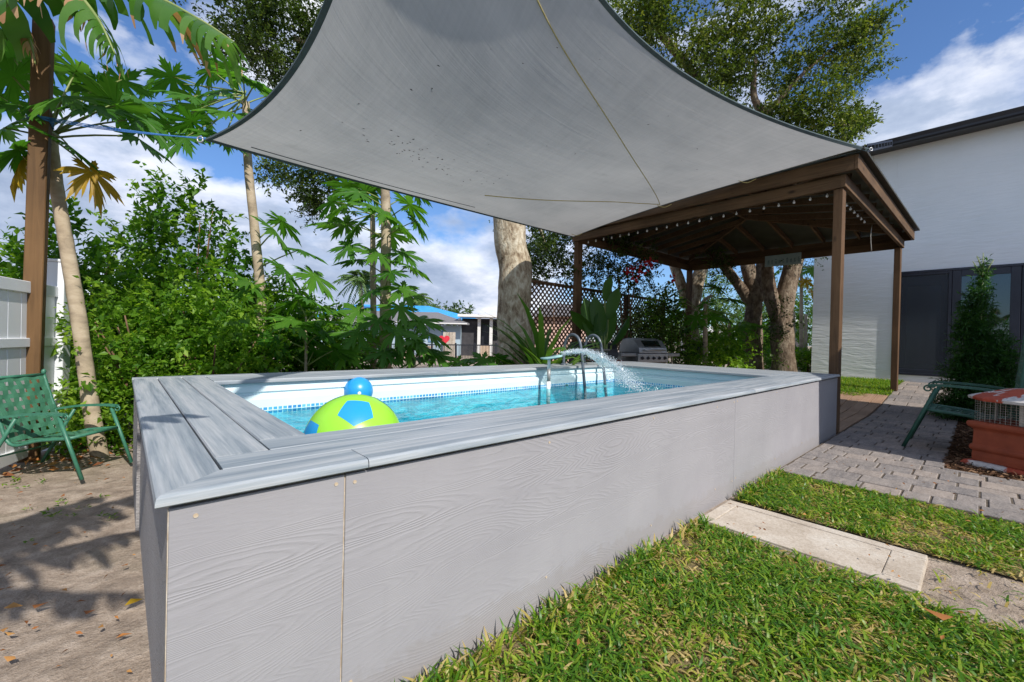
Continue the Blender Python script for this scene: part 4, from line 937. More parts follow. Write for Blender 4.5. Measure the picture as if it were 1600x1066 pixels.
# unseen garage right of the camera, added and shaped to cast the patio shade
gw = thing('garage', (7.15, -4.8, 0), 'unseen white stucco garage with gabled roof, added to shade the patio', 'garage')
def gbx(a, c, n, m_): return B().box(Vector(a)-gw.location, Vector(c)-gw.location).obj(n, m_, gw)
gbx((5.4, -8.4, -.05), (8.9, -2.7, 2.82), 'wall', M_stucco)
B().prism([Vector(p)-gw.location for p in ((5.4, -2.9, 2.821), (8.9, -2.9, 2.821), (7.15, -2.9, 3.38))], (0, .2, 0)).obj('gable', M_stucco, gw)
for xa, xb in ((5.12, 7.15), (9.18, 7.15)): B().prism([Vector(p)-gw.location for p in ((xa, -8.6, 2.86), (xa, -2.45, 2.86), (xb, -2.45, 3.50), (xb, -8.6, 3.50))], (0, 0, .05)).obj('roof_slope', M_shingle, gw)
gbx((6.2, -2.699, 0), (8.1, -2.67, 2.1), 'garage_door', M_trim)

# ---------------------------------------------------------------- plants on the left
t1 = [(-.17, 3.74, -.05), dep(143, 640, 3.50), dep(120, 480, 3.55), dep(100, 360, 3.6), dep(84, 262, 3.62), dep(78, 205, 3.62)]
top1 = dep(78, 200, 3.62)
cr = []
for px, py, Z in ((20, 120, 3.4), (30, 165, 3.3), (5, 200, 3.4), (20, 90, 3.8), (120, 110, 3.8), (150, 135, 3.9), (180, 165, 3.6), (150, 165, 3.3), (205, 150, 3.9), (100, 150, 3.3), (60, 130, 4.1), (225, 185, 3.7), (30, 235, 3.4), (105, 225, 3.4), (10, 60, 3.9), (190, 125, 4.2), (75, 95, 4.2), (215, 215, 3.5), (0, 150, 3.9)):
    cr.append((top1 + Vector((0, 0, random.uniform(-.12, .1))), dep(px, py, Z)))
cr.append((top1 - Vector((0, 0, .08)), dep(143, 268, 3.45), YEL, -1.6)); cr.append((top1 - Vector((0, 0, .1)), dep(35, 245, 3.5), YEL, -1.4))
papaya((-.17, 3.74, 0), t1, (.058, .042), 'leaning pale papaya trunk with a leafy crown beside the timber post', cr)
b2 = dep(412, 600, 5.0); b2.z = 0
t2 = [b2 - Vector((0, 0, .05)), dep(408, 480, 5.0), dep(400, 380, 5.0), dep(388, 262, 5.05), dep(384, 160, 5.1)]; top2 = dep(384, 150, 5.1)
cr = []
for px, py, Z in ((270, 120, 5.0), (300, 150, 4.8), (330, 110, 5.0), (250, 160, 4.8), (345, 140, 4.7), (300, 190, 4.7), (360, 175, 4.6), (400, 130, 4.8), (320, 205, 4.9), (420, 150, 5.3), (260, 195, 5.0), (290, 215, 4.6), (360, 105, 5.2), (410, 180, 4.9), (380, 120, 4.7), (235, 130, 5.1), (350, 215, 4.8), (310, 165, 5.3)):
    cr.append((top2 + Vector((0, 0, random.uniform(-.15, .1))), dep(px, py, Z)))
for px, py, Z in ((430, 360, 4.9), (470, 390, 5.0), (445, 420, 4.8), (490, 430, 5.0), (390, 440, 4.7), (375, 455, 4.7), (440, 345, 5.2), (480, 465, 4.9), (455, 500, 4.6), (430, 530, 4.5), (500, 500, 4.8), (360, 500, 4.6)):
    cr.append((dep(402, py+30, 5.0), dep(px, py, Z)))
papaya(b2, t2, (.062, .04), 'slim straight papaya trunk with its crown under the left sail corner', cr)
b3 = dep(605, 600, 6.0); b3.z = 0
t3 = [b3 - Vector((0, 0, .05)), dep(602, 500, 6.0), dep(603, 400, 6.0), dep(602, 300, 6.0), dep(600, 255, 6.0)]
cr = []
for px, py, Z in ((560, 300, 5.7), (540, 320, 5.6), (525, 345, 5.7), (580, 290, 6.2), (640, 320, 5.8), (650, 345, 5.9), (625, 350, 5.6), (560, 350, 5.6), (545, 385, 5.5), (590, 395, 5.6), (630, 395, 5.8), (640, 415, 5.8), (610, 425, 5.5), (560, 405, 5.9), (630, 450, 5.7), (580, 455, 5.6), (560, 485, 5.5), (625, 480, 5.5), (650, 300, 6.2), (520, 315, 6.1), (600, 330, 5.5), (575, 320, 5.5), (545, 290, 6.2), (610, 365, 6.3),
                  (560, 520, 5.3), (620, 515, 5.3), (590, 500, 5.3), (540, 545, 5.2), (650, 530, 5.3), (520, 520, 5.5), (600, 550, 5.2), (500, 545, 5.4)):
    cr.append((dep(602, min(py+25, 560), 6.0), dep(px, py, Z)))
papaya(b3, t3, (.085, .055), 'papaya tree with tiers of leaves up its trunk behind the pool', cr)
b4 = dep(585, 600, 6.3); b4.z = 0
papaya(b4, [b4, dep(583, 450, 6.3), dep(582, 330, 6.3)], (.05, .035), 'thin papaya stem just left of the tiered papaya', [(dep(582, 335, 6.3), dep(px, py, 6.2)) for px, py in ((550, 330), (610, 320), (570, 300), (540, 350))])
# leafy saplings low behind the pool
for px, Z, lab, lv in ((478, 5.0, 'low papaya sapling with broad leaves left of the tiered papaya', ((440, 505), (465, 470), (500, 480), (470, 520), (505, 515), (430, 545), (455, 550), (490, 550), (520, 548), (410, 520))),
                       (645, 5.6, 'low papaya sapling with drooping leaves beside the black fence', ((655, 500), (640, 535), (665, 545), (620, 550), (680, 555), (650, 560), (670, 520))),
                       (770, 6.2, 'ground-hugging papaya seedling at the foot of the big oak', ((735, 560), (755, 562), (775, 560), (715, 566), (790, 563)))):
    b5 = dep(px, 590, Z); b5.z = 0; tpy = min(q[1] for q in lv)+25
    papaya(b5, [b5, dep(px, (590+tpy)/2, Z), dep(px, tpy, Z)], (.02, .012), lab, [(dep(px, min(q[1]+25, 575), Z), dep(q[0], q[1], Z + random.uniform(-.3, .3))) for q in lv], 'papaya_sapling')
shrub(105, 4.7, 1.0, 365, 'leafy shrub between the fence post and the leaning papaya', n=3600)
shrub(185, 5.0, 1.15, 358, 'dark leafy shrub behind the leaning papaya trunk', n=4600)
shrub(300, 5.2, 1.1, 292, 'tallest shrub of the hedge with a thin leading shoot', n=4600)
shrub(232, 4.05, 1.05, 452, 'light green rounded shrub at the back-left pool corner', M_hedge2, 4400, .055)
shrub(330, 4.2, 1.1, 455, 'bushy light green shrub left of the slim papaya', M_hedge2, 4200, .055)
shrub(395, 5.4, 1.1, 425, 'shrub just behind the slim papaya trunk', n=4000)
shrub(455, 5.8, 1.2, 455, 'shrub right of the slim papaya trunk', n=3600)
shrub(530, 6.4, 1.3, 500, 'low shrub left of the tiered papaya', n=2800)
shrub(8, 4.9, 1.2, 395, 'shrub rising behind the vinyl fence', n=3200)
shrub(180, 3.95, .7, 585, 'low shrub at the foot of the leaning papaya', M_hedge2, 2400, .05)
shrub(262, 4.6, 1.2, 440, 'dense shrub in the middle of the hedge', n=4800)
shrub(-60, 4.4, 1.2, 400, 'shrub past the left end of the vinyl fence', n=2400)
# banana plant at the left edge
bl = Vector((-.86, 3.32, 0)); bn = thing('banana_plant', bl, 'banana plant at the left edge with a big torn leaf over the post', 'plant', 'banana plants')
B().tube(path([Vector((0, 0, -.05)), Vector((-.02, .04, .5)), Vector((-.06, .1, 1.6)), Vector((-.05, .15, 2.9))], 6), [.11 - .0028*i for i in range(19)], 12, True, .15).obj('stem', M_banstem, bn)
hub = Vector((-.05, .15, 2.9))
lf = lambda pts, **k: banana_leaf(bn, [hub] + [Vector(p)-bl for p in pts], **k)
lf((dep(95, -45, 3.0), dep(225, -12, 2.9), dep(310, 30, 2.85), dep(366, 66, 2.8)), half=.44, hang=1.0, seed=3, dryfrac=.05, tears=.7)
lf((dep(40, -60, 3.1), dep(100, -30, 2.8), dep(150, 25, 2.7), dep(180, 85, 2.7)), half=.36, hang=1.2, seed=5, dryfrac=.12, tears=.8)
lf((dep(-40, -80, 3.2), dep(-120, -60, 3.0), dep(-200, 60, 2.9)), half=.3, hang=.9, seed=8)
lf((dep(-20, -40, 3.4), dep(20, 10, 3.2), dep(45, 60, 3.1), dep(55, 100, 3.1)), half=.13, hang=1.3, seed=9, mt=M_bandry, dryfrac=.5)
lf((dep(30, -120, 3.6), dep(60, -160, 4.0)), half=.3, hang=.7, seed=10)
# second banana plant left of the camera: its leaves throw the shadows on the sand and the deck
b6 = Vector((-1.75, -1.35, 0)); bn = thing('banana_plant', b6, 'banana plant left of the near pool corner', 'plant', 'banana plants')
B().tube(path([Vector((0, 0, -.05)), Vector((.03, .02, .9)), Vector((.08, .0, 2.0))], 6), [.11 - .004*i for i in range(13)], 12, True, .15).obj('stem', M_banstem, bn); hub = Vector((.08, 0, 2.0)); bl = b6
for e, s in (((-.06, -.74, 2.32), 21), ((-.75, -1.7, 2.2), 22), ((-.34, -.22, 2.25), 27), ((-.62, -.30, 2.5), 28), ((-.95, .0, 2.35), 29), ((-.45, .02, 2.3), 30), ((-.25, -.38, 2.55), 33), ((-2.4, -.6, 2.3), 23), ((-1.5, -2.4, 2.4), 24), ((-1.0, -.45, 2.1), 26)):
    e = Vector(e); m_ = (bl+hub).lerp(e, .5) + Vector((0, 0, .3)); lf((m_, e), half=.33, hang=.75, seed=s, tears=.8)
for k, (e, s) in enumerate((((-.28, -1.62, 2.45), 31), )):
    e = Vector(e); m_ = (bl+hub).lerp(e, .5) + Vector((0, 0, .5)); lf((m_, e), half=.2, hang=.8, seed=s, tears=.9)

# ---------------------------------------------------------------- oaks
def tree(name, loc, label, trunks, clumps, mt, bark, size=.055, group=None, cat='tree', per=10, twig=.28, hang=0., jit=.2, split=0):
    t = thing(name, loc, label, cat, group); L = Vector(loc)
    for i, (pts, r) in enumerate(trunks):
        P = path([Vector(p)-L for p in pts], 5); k = len(P); B().tube(P, [r[0]+(r[1]-r[0])*(q/(k-1)) for q in range(k)], 14 if i == 0 else 9, True, jit).obj('trunk' if i == 0 else 'limb', bark, t)
    if clumps and split:
        cc = []
        for c, r, n in clumps:
            R = r if isinstance(r, tuple) else (r, r, r*.85)
            for _ in range(split): cc.append((Vector(c) + Vector([random.gauss(0, .42)*q for q in R]), tuple(q*random.uniform(.28, .5) for q in R), n/split*random.uniform(.6, 1.4)))
        clumps = cc
    if clumps: foliage('crown', [(tuple(c), r if isinstance(r, tuple) else (r, r, r*.8), n) for c, r, n in clumps], size, mt, t, per_twig=per, twig=twig, hang=hang)
    return t
ZO = 7.6; ob = dep(806, 600, ZO); ob.z = -.05
trunk = [ob, dep(806, 545, ZO), dep(801, 495, ZO), dep(806, 440, ZO), dep(798, 380, ZO), dep(793, 330, ZO), dep(780, 240, ZO), dep(770, 160, ZO)]
cl = []
for px, py, r, n in ((330, -30, .8, 1500), (395, 10, 1.0, 3600), (450, 40, 1.0, 4200), (430, 95, .8, 2600), (500, 20, 1.1, 3000), (480, 120, .8, 2400), (400, 70, .55, 1300), (455, 275, .55, 1500), (500, 285, .55, 1600), (425, 265, .40, 800), (480, 318, .32, 800), (520, 255, .6, 1400), (560, 230, .9, 1200), (640, 120, 1.3, 900), (760, 60, 1.3, 900), (880, 60, 1.3, 1500)):
    cl.append((dep(px, py, 8.4 + random.uniform(-.5, .5)), r, n))
for px, py, r, n in ((850, 385, .55, 1500), (868, 410, .45, 1200), (842, 420, .4, 900), (838, 370, .5, 900), (905, 350, .5, 900), (878, 360, .5, 1000)):
    cl.append((dep(px, py, 9.0 + random.uniform(-.3, .3)), (r, r, r*1.1), n))
limbs = [([dep(788, 300, ZO), dep(700, 180, 7.9), dep(580, 110, 8.2), dep(460, 60, 8.4)], (.2, .05)), ([dep(700, 180, 7.9), dep(600, 220, 8.2), dep(490, 275, 8.4)], (.09, .02)), ([dep(790, 320, ZO), dep(815, 200, 7.7), dep(880, 60, 8)], (.24, .1)), ([dep(815, 330, 7.7), dep(840, 350, 8.4), dep(855, 395, 9)], (.06, .02)), ([dep(580, 110, 8.2), dep(480, 140, 8.3)], (.05, .02))]
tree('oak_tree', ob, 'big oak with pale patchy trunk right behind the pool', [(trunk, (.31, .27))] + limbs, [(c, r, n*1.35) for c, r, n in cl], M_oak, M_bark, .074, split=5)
# right-hand oak
Z2 = 11.0; rb = dep(1178, 600, Z2); rb.z = .1
tr = [rb, dep(1177, 560, Z2), dep(1177, 500, Z2), dep(1178, 465, Z2), dep(1170, 425, Z2), dep(1162, 385, Z2), dep(1140, 300, 10.6), dep(1110, 160, 10.2), dep(1030, 50, 9.8)]
cl = []
for px, py, r, n in ((960, 20, 1.0, 2600), (1010, 70, .9, 2600), (1060, 30, 1.1, 3400), (1110, 80, 1.0, 3600), (1160, 30, 1.1, 3600), (1150, 130, .9, 3000), (1210, 90, 1.0, 3600), (1250, 30, 1.0, 3200), (1290, 90, .9, 3000), (1340, 45, .5, 1500), (1372, 30, .25, 500), (1330, 110, .55, 1600), (1230, 170, .9, 3000), (1290, 170, .8, 2600), (1340, 195, .4, 1200), (1310, 215, .55, 1600), (1200, 210, .8, 2400), (1260, 215, .8, 2200), (1090, 130, .7, 1800), (1350, 75, .35, 700), (1020, 10, .9, 1500), (1120, 170, .6, 1200)):
    cl.append((dep(px, py, 9.6 + random.uniform(-.6, .6)), r, n))
limbs = [([dep(1178, 480, Z2), dep(1150, 440, Z2), dep(1122, 400, 10.8), dep(1090, 330, 10.6)], (.15, .09)), ([dep(1180, 470, Z2), dep(1192, 420, Z2), dep(1198, 370, 10.8), dep(1205, 260, 10.2), dep(1195, 185, 9.8), dep(1178, 150, 9.6), dep(1180, 90, 9.6)], (.2, .045)), ([dep(1195, 185, 9.8), dep(1250, 120, 9.6), dep(1320, 60, 9.6)], (.07, .02)), ([dep(1200, 240, 10), dep(1270, 200, 9.7), dep(1330, 195, 9.6)], (.06, .02))]
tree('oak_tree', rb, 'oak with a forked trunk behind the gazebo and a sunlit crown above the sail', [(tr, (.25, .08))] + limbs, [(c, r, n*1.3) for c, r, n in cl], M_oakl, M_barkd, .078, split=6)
Z3 = 10.2; r3 = dep(1226, 600, Z3); r3.z = .1
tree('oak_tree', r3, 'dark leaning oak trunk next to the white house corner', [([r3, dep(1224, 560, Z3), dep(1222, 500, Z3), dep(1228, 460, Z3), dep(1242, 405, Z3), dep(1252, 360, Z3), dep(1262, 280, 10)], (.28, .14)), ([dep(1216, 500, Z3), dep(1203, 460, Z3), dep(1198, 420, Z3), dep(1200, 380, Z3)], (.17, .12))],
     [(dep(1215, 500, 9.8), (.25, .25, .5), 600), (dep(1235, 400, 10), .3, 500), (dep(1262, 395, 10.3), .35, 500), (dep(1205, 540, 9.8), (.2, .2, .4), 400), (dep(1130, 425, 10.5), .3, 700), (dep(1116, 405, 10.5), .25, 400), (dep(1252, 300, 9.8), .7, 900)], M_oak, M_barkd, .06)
Z4 = 11.6; r4 = dep(1082, 600, Z4); r4.z = 0
tree('oak_tree', r4, 'pale forked tree trunk just behind the back gazebo post', [([r4, dep(1082, 560, Z4), dep(1080, 500, Z4), dep(1088, 450, Z4), dep(1100, 405, Z4), dep(1112, 350, Z4)], (.24, .14)), ([dep(1075, 480, Z4), dep(1062, 440, Z4), dep(1050, 405, Z4), dep(1040, 370, Z4)], (.15, .11)), ([dep(1085, 490, 11.5), dep(1100, 470, 11), dep(1112, 462, 10.8)], (.05, .04))], [(dep(1100, 330, 11.6), .9, 700)], M_oak, M_bark, .06)

# ---------------------------------------------------------------- behind the gazebo: lattice, plants, grill
LY = 4.68; la = thing('lattice_screen', (5.35, LY, 0), 'brown diagonal lattice screen along the back of the gazebo', 'lattice'); LX, LT = 5.4, 2.13
for x in (0, 1.8, 3.6, LX): B().box((x-.045, -.045, -.05), (x+.045, .045, LT)).obj('post', M_wood, la)
B().box((0, -.05, LT+.001), (LX, .05, LT+.05)).obj('top_rail', M_lat, la); B().box((.046, -.02, .10), (LX-.046, .02, .16)).obj('bottom_rail', M_lat, la)
hgt = LT-.17; st_ = .118; n = int((LX+hgt)/st_)
for k in range(1, n):
    for s in (1, -1):
        x0 = k*st_ - hgt if s > 0 else k*st_; z0 = .17; x1 = x0 + s*hgt; z1 = .17+hgt
        if s > 0:
            if x0 < .05: z0 += .05-x0; x0 = .05
            if x1 > LX-.05: z1 -= x1-(LX-.05); x1 = LX-.05
        else:
            if x0 > LX-.05: z0 += x0-(LX-.05); x0 = LX-.05
            if x1 < .05: z1 -= .05-x1; x1 = .05
        if z1-z0 > .08: B().bar((x0, .006*s, z0), (x1, .006*s, z1), .008, .030, (0, 1, 0) if False else (-s*1., 0, 1)).obj('slat', M_lat, la)
def blade_plant(name, loc, label, n, L, mt, wd=.09, up=(.3, 1.6), group=None, parts=True):
    t = thing(name, loc, label, 'plant', group); BVv = np.array([[-.5, 0, 0], [.5, 0, 0], [-.55, .4, .05], [.55, .4, .05], [-.4, .75, -.02], [.4, .75, -.02], [0, 1, -.15]], np.float32); BFf = np.array([[0, 1, 3], [0, 3, 2], [2, 3, 5], [2, 5, 4], [4, 5, 6]], np.int32)
    for i in range(n):
        a = random.uniform(0, 2*PI); V, F, T = leaves(np.array([[0, 0, random.uniform(.05, L*.5)]]), np.array([[math.cos(a), math.sin(a), random.uniform(*up)]]), np.array([L*random.uniform(.6, 1.1)]), np.array([random.random()]), wd, BVv, BFf, np.zeros(1)); link('leaf', npmesh('leaf', V, F, T), mt, t)
    B().tube([(0, 0, -.03), (0, 0, L*.5)], [.04, .03], 8).obj('stem', M_twig, t); return t
for px, Z, L_, n_, lab in ((846, 6.5, 1.3, 70, 'spiky yucca right of the big oak trunk'), (868, 6.2, .9, 50, 'smaller yucca in front of the left gazebo post')):
    q = dep(px, 600, Z); q.z = 0; blade_plant('yucca', q, lab, n_, L_, M_yuc, .06, group='yuccas by the lattice')
q = dep(945, 600, 8.0); q.z = 0; pd = thing('paddle_leaf_plant', q, 'broad paddle-leaved plant in front of the lattice', 'plant')
PVv = np.array([[0, 0, 0], [.14, .12, .03], [-.14, .12, .03], [.23, .4, .05], [-.23, .4, .05], [.20, .75, .0], [-.20, .75, .0], [0, 1, -.1], [0, .4, -.02], [0, .75, -.06]], np.float32); PFf = np.array([[0, 1, 8], [1, 3, 8], [3, 5, 9], [3, 9, 8], [5, 7, 9], [0, 8, 2], [2, 8, 4], [4, 9, 6], [4, 8, 9], [6, 9, 7]], np.int32)
for px, py, qx, qy, s in ((925, 530, 912, 440, 1.0), (935, 540, 945, 440, .9), (945, 540, 965, 455, .9), (940, 525, 930, 470, .95), (950, 500, 968, 440, .8), (930, 520, 905, 500, .8), (955, 540, 985, 500, .8), (945, 470, 955, 425, .6)):
    A_ = dep(px, py, 8.0)-q; D_ = dep(qx, qy, 7.9)-dep(px, py, 8.0); V, F, T = leaves(np.array([A_]), np.array([D_]), np.array([s*.8]), np.array([random.random()*.6]), .85, PVv, PFf, np.array([PI/2+.9+random.uniform(-.5, .5)])); o = link('leaf', npmesh('leaf', V, F, T, True), M_paddle, pd)
    B().tube([(0, 0, 0), A_], .02, 6).obj('stalk', M_papstem, o)
q = dep(975, 600, 9.3); q.z = 0; bg_ = thing('bougainvillea', q, 'red flowering bougainvillea climbing over the lattice', 'shrub')
foliage('foliage', [(tuple(dep(px, py, 9.3)), (r, r, r*1.1), n) for px, py, r, n in ((935, 400, .5, 1500), (960, 415, .55, 1700), (990, 405, .5, 1300), (1005, 430, .35, 800), (925, 430, .4, 900), (940, 375, .6, 1200), (985, 440, .3, 500), (1020, 470, .35, 700), (1030, 510, .5, 1300), (1005, 520, .5, 1200), (1045, 545, .5, 1100), (975, 545, .5, 900))], .065, M_oak, bg_)
fl_ = [(dep(px + random.gauss(0, 4), py + random.gauss(0, 4), 8.75)) for px, py in ((982, 424), (1015, 412), (1018, 410), (1003, 425), (992, 433), (1052, 432), (1050, 434), (1008, 408), (985, 420), (998, 416)) for _ in range(9)]
V, F, T = leaves(np.array(fl_), rng.normal(size=(len(fl_), 3)), rng.uniform(.06, .11, len(fl_)), rng.random(len(fl_)), 1.5); tag(link('flowers', npmesh('flowers', V-np.array(q), F, T), M_petal, bg_), kind='stuff')
for i in range(4): B().tube(path([(random.uniform(-.1, .1), 0, -.05), (random.uniform(-.3, .3), 0, 1.2), dep(950+15*i, 420, 9.3)-q], 4), [.03-.002*k for k in range(9)], 6).obj('stem', M_twig, bg_)
shrub(1050, 9.8, 1.2, 455, 'shrub with bright leaves beside the back gazebo post', M_hedge2, 2600, .08, 'shrubs beyond the gazebo')
shrub(1118, 9.6, 1.5, 515, 'leafy shrub right of the back gazebo post', M_hedge2, 3200, .08, 'shrubs beyond the gazebo')
shrub(1150, 12.5, 2.0, 500, 'dark shrub left of the forked oak trunk', M_hedge, 3000, .09, 'shrubs beyond the gazebo')
shrub(1255, 14.5, 2.2, 470, 'leafy shrub behind the leaning oak by the house corner', M_hedge2, 3000, .10, 'shrubs beyond the gazebo')
shrub(1205, 15, 2.0, 540, 'low shrub between the two oak trunks', M_hedge, 2000, .10, 'shrubs beyond the gazebo')
shrub(1265, 11.2, .6, 540, 'small plant growing round the garden stakes', M_hedge2, 900, .08, 'shrubs beyond the gazebo')
for px, Z, tp, lab in ((1252, 13.0, 410, 'papaya with yellowing leaves by the house corner'), (1140, 11.2, 505, 'young papaya left of the forked oak'), (1102, 9.3, 475, 'bright papaya leaves right of the back gazebo post')):
    q = dep(px, 600, Z); q.z = .1; tp3 = dep(px, tp, Z); papaya(q, [q, q.lerp(tp3, .5), tp3], (.06, .04), lab, ring_crown(tp3, 12, .35, .9, -.7, .35) + ([(tp3, tp3 + Vector((.2, -.3, -.9)), YEL, -1.3), (tp3, tp3 + Vector((-.3, -.2, -.6)), YEL, -1.2)] if tp == 410 else []), 'papaya_tree')
for px, ty in ((1241, 487), (1259, 491)):
    q = dep(px, 580, 11.5); q.z = .1; s = thing('garden_stake', q, 'pale wooden garden stake nearer the %s' % ('leaning oak' if px < 1250 else 'white house corner'), 'stake', 'garden stakes'); e = dep(px, ty, 11.5)-q; B().bar((0, 0, -.1), e, .07 if px > 1250 else .045, .045, (1, 0, 0)).bevel(.004, 1).obj('stake', M_conc, s)
# grill
q = dep(1003, 590, 8.5); q.z = .02; gr = thing('gas_grill', q, 'stainless gas grill with domed lid under the gazebo', 'grill', None, math.radians(-14))
B().box((-.38, -.25, .06), (.38, .25, .62)).bevel(.01, 1).obj('cabinet', M_greymetal, gr)
for x in (-.19, .19): o = B().box((x-.175, -.262, .10), (x+.175, -.251, .60)).bevel(.004, 1).obj('cabinet_door', M_greymetal, gr); B().tube([(x*.1+x*.0 + (-.03 if x < 0 else .03), -.28, .40), (x*.1 + (-.03 if x < 0 else .03), -.28, .56)], .008, 6).obj('handle', M_steel, gr)
B().box((-.40, -.29, .63), (.40, .27, .80)).bevel(.012, 2).obj('control_panel', M_steel, gr)
for i in range(5):
    o = B().lathe([(.032, 0), (.032, .012), (.022, .016), (.02, .04)], 12).obj('knob', M_dark, gr); o.location = (-.30+.15*i, -.29, .715); o.rotation_euler = (PI/2, 0, 0)
for s in (-1, 1): B().box((min(s*.405, s*.78), -.25, .745), (max(s*.405, s*.78), .24, .805)).bevel(.012, 2).obj('side_shelf', M_greymetal, gr)
b = B(); pr = [(-.29, 0), (-.275, .10), (-.14, .245), (.02, .285), (.16, .26), (.26, .15), (.27, 0)]; b.prism([(-.37, y, .81+z) for y, z in pr], (.74, 0, 0)); b.bevel(.012, 2).obj('lid', M_steel, gr)
b = B(); sl_ = (Vector((0, -.14, .245)) - Vector((0, -.275, .10))); c0 = Vector((0, -.275, .91)) + sl_*.5; b.box((-.22, -.075, -.002), (.22, .075, .006), sl_.to_track_quat('Y', 'Z') if False else None, (0, 0, 0)); o = b.obj('lid_window', M_glass, gr); o.location = c0 + Vector((0, -.006, .006)); o.rotation_euler = (math.atan2(sl_.z, sl_.y), 0, 0)
B().tube([(-.28, -.335, .87), (.28, -.335, .87)], .013, 8).obj('lid_handle', M_steel, gr); [B().tube([(x, -.335, .87), (x, -.28, .87)], .009, 6).obj('handle_bracket', M_steel, gr) for x in (-.26, .26)]
for x in (-.33, .33):
    for y in (-.2, .2): B().tube([(x-.015, y, .03), (x+.015, y, .03)], .03, 10).obj('caster', M_dark, gr)
q = dep(925, 590, 8.2); q.z = .02; kt = thing('smoker_grill', q, 'dark barrel smoker grill left of the gas grill', 'grill', None, math.radians(-40))
b = B(); pr = [(math.cos(a)*.27, .72 + math.sin(a)*.27) for a in [2*PI*i/20 for i in range(20)]]; b.prism([(-.42, y, z) for y, z in pr], (.84, 0, 0)); b.bevel(.01, 1).obj('barrel', M_dark, kt)
for x in (-.36, .36):
    for y in (-.2, .2): B().tube([(x, y*1.3, 0), (x, y, .6)], .018, 7).obj('leg', M_dark, kt)
B().box((-.42, -.62, .66), (.42, -.29, .685)).obj('shelf', plain('red_brown_shelf', (.14, .03, .02), (.2, .05, .03), 6), kt); B().tube([(-.25, -.31, .86), (.25, -.31, .86)], .013, 7).obj('handle', M_wire, kt)
q = dep(1062, 590, 9.2); q.z = .02; fpit = thing('covered_fire_pit', q, 'dark domed cover at the foot of the back gazebo post', 'cover')
B().lathe([(.50, -.02), (.50, .25), (.46, .34), (.36, .44), (.2, .51), (.05, .53)], 20).obj('dome', M_dark, fpit)
B().lathe([(.03, .528), (.04, .55), (.02, .57)], 10).obj('knob', M_dark, fpit)
# arborvitae by the house
q = Vector((9.0, -1.12, gz(9, -1.1))); av = thing('arborvitae', q, 'dark conical arborvitae bush in front of the sliding doors', 'shrub')
cl = []
for i in range(15):
    s = i/14; R = .43*(1-s)**.85 + .04; z = q.z + .12 + 2.02*s
    for k in range(max(2, int(7*(1-s))+2)): a = random.uniform(0, 2*PI); cl.append(((q.x + math.cos(a)*R*.55, q.y + math.sin(a)*R*.55, z), (R*.5, R*.5, .13), 520*(1-s)+120))
foliage('foliage', cl, .06, M_arb, av, per_twig=12, twig=.10, width=.45)
for a_, b_ in (((0, 0, -.05), (0, 0, 2.4)), ((0, 0, 2.05), (.06, .1, 2.3)), ((0, 0, 2.05), (-.05, -.1, 2.28)), ((0, 0, 2.15), (-.04, .06, 2.36))): B().tube([a_, b_], [.012, .004], 6).obj('stem', M_papstem, av)

# ---------------------------------------------------------------- beyond: neighbours
Zn = 30.; nh = thing('neighbour_house', dep(690, 560, Zn), 'pale blue bungalow with a blue tarp over its roof', 'house'); NL = nh.location.copy(); nd_ = (dep(760, 540, Zn)-dep(560, 540, Zn)).normalized(); nd_.z = 0; nd_.normalize(); nn = Vector((-nd_.y, nd_.x, 0))
R_ = Matrix((nd_, nn, Vector((0, 0, 1)))).transposed()
def nbox(px0, px1, py0, py1, d0, d1, name, m_, par=None):
    a = R_.transposed() @ (dep(px0, py0, Zn)-NL); c = R_.transposed() @ (dep(px1, py1, Zn)-NL); b = B().box((a.x, d0, c.z), (c.x, d1, a.z)); 
    for v in b.bm.verts: v.co = R_ @ v.co
    return b.obj(name, m_, par or nh)
nbox(500, 718, 504, 575, .0, 6, 'wall', M_wallgrey); nbox(719, 800, 496, 575, 1.2, 6, 'porch_wall', M_darkroom)
def nroof(px0, px1, py0, py1, inset, d0, d1, name, m_):
    a = R_.transposed() @ (dep(px0, py1, Zn)-NL); c = R_.transposed() @ (dep(px1, py0, Zn)-NL); P_ = [(a.x, d0, a.z), (c.x, d0, a.z), (c.x-inset, d1, c.z), (a.x+inset*.2, d1, c.z)]
    b = B(); b.prism([R_ @ Vector(p) for p in P_], (0, 0, .12)); return b.obj(name, m_, nh)
nroof(490, 736, 487, 503, 3., -.9, 4, 'roof', M_shingle); nroof(470, 746, 470, 493, 5.0, 2.2, 8, 'tarp', M_tarp)
nbox(490, 732, 502, 506, -.95, -.8, 'gutter', M_trim); nbox(716, 800, 491, 497, -.3, 1.4, 'porch_fascia', M_trim)
nbox(719, 748, 500, 572, .7, .8, 'screen_panel', M_darkroom)
for a_, b_ in ((672, 690), (640, 660)):
    wn = nbox(a_-2, b_+2, 511, 535, -.06, -.01, 'window', plain('blue_trim', (.10, .22, .38), (.12, .25, .42), 3, bs=0)); nbox(a_, b_, 513, 533, -.09, -.062, 'pane', M_wallgrey, wn)
for px in (717, 748, 767): nbox(px-2, px+1, 497, 572, .3, .5, 'porch_column', M_trim)
nbox(751, 765, 508, 560, .9, 1.0, 'porch_door', M_black)
for i in range(4): nbox(701+i*4.2, 704.8+i*4.2, 520, 575, -2.4, -2.3, 'screen_board', M_conc)
nbox(694, 700, 526, 575, -2.2, -2.0, 'shed_side', M_wallgrey)
nbox(752, 765, 540, 570, -1.0, -.6, 'porch_steps', M_brick)
Zf = 23.5; fb = dep(690, 560, Zf); bf = thing('metal_railing', fb, 'black metal railing on a low tan block wall in front of the neighbour', 'railing')
def fpt(px, py, d=0): return dep(px, py, Zf) + FW*d - fb
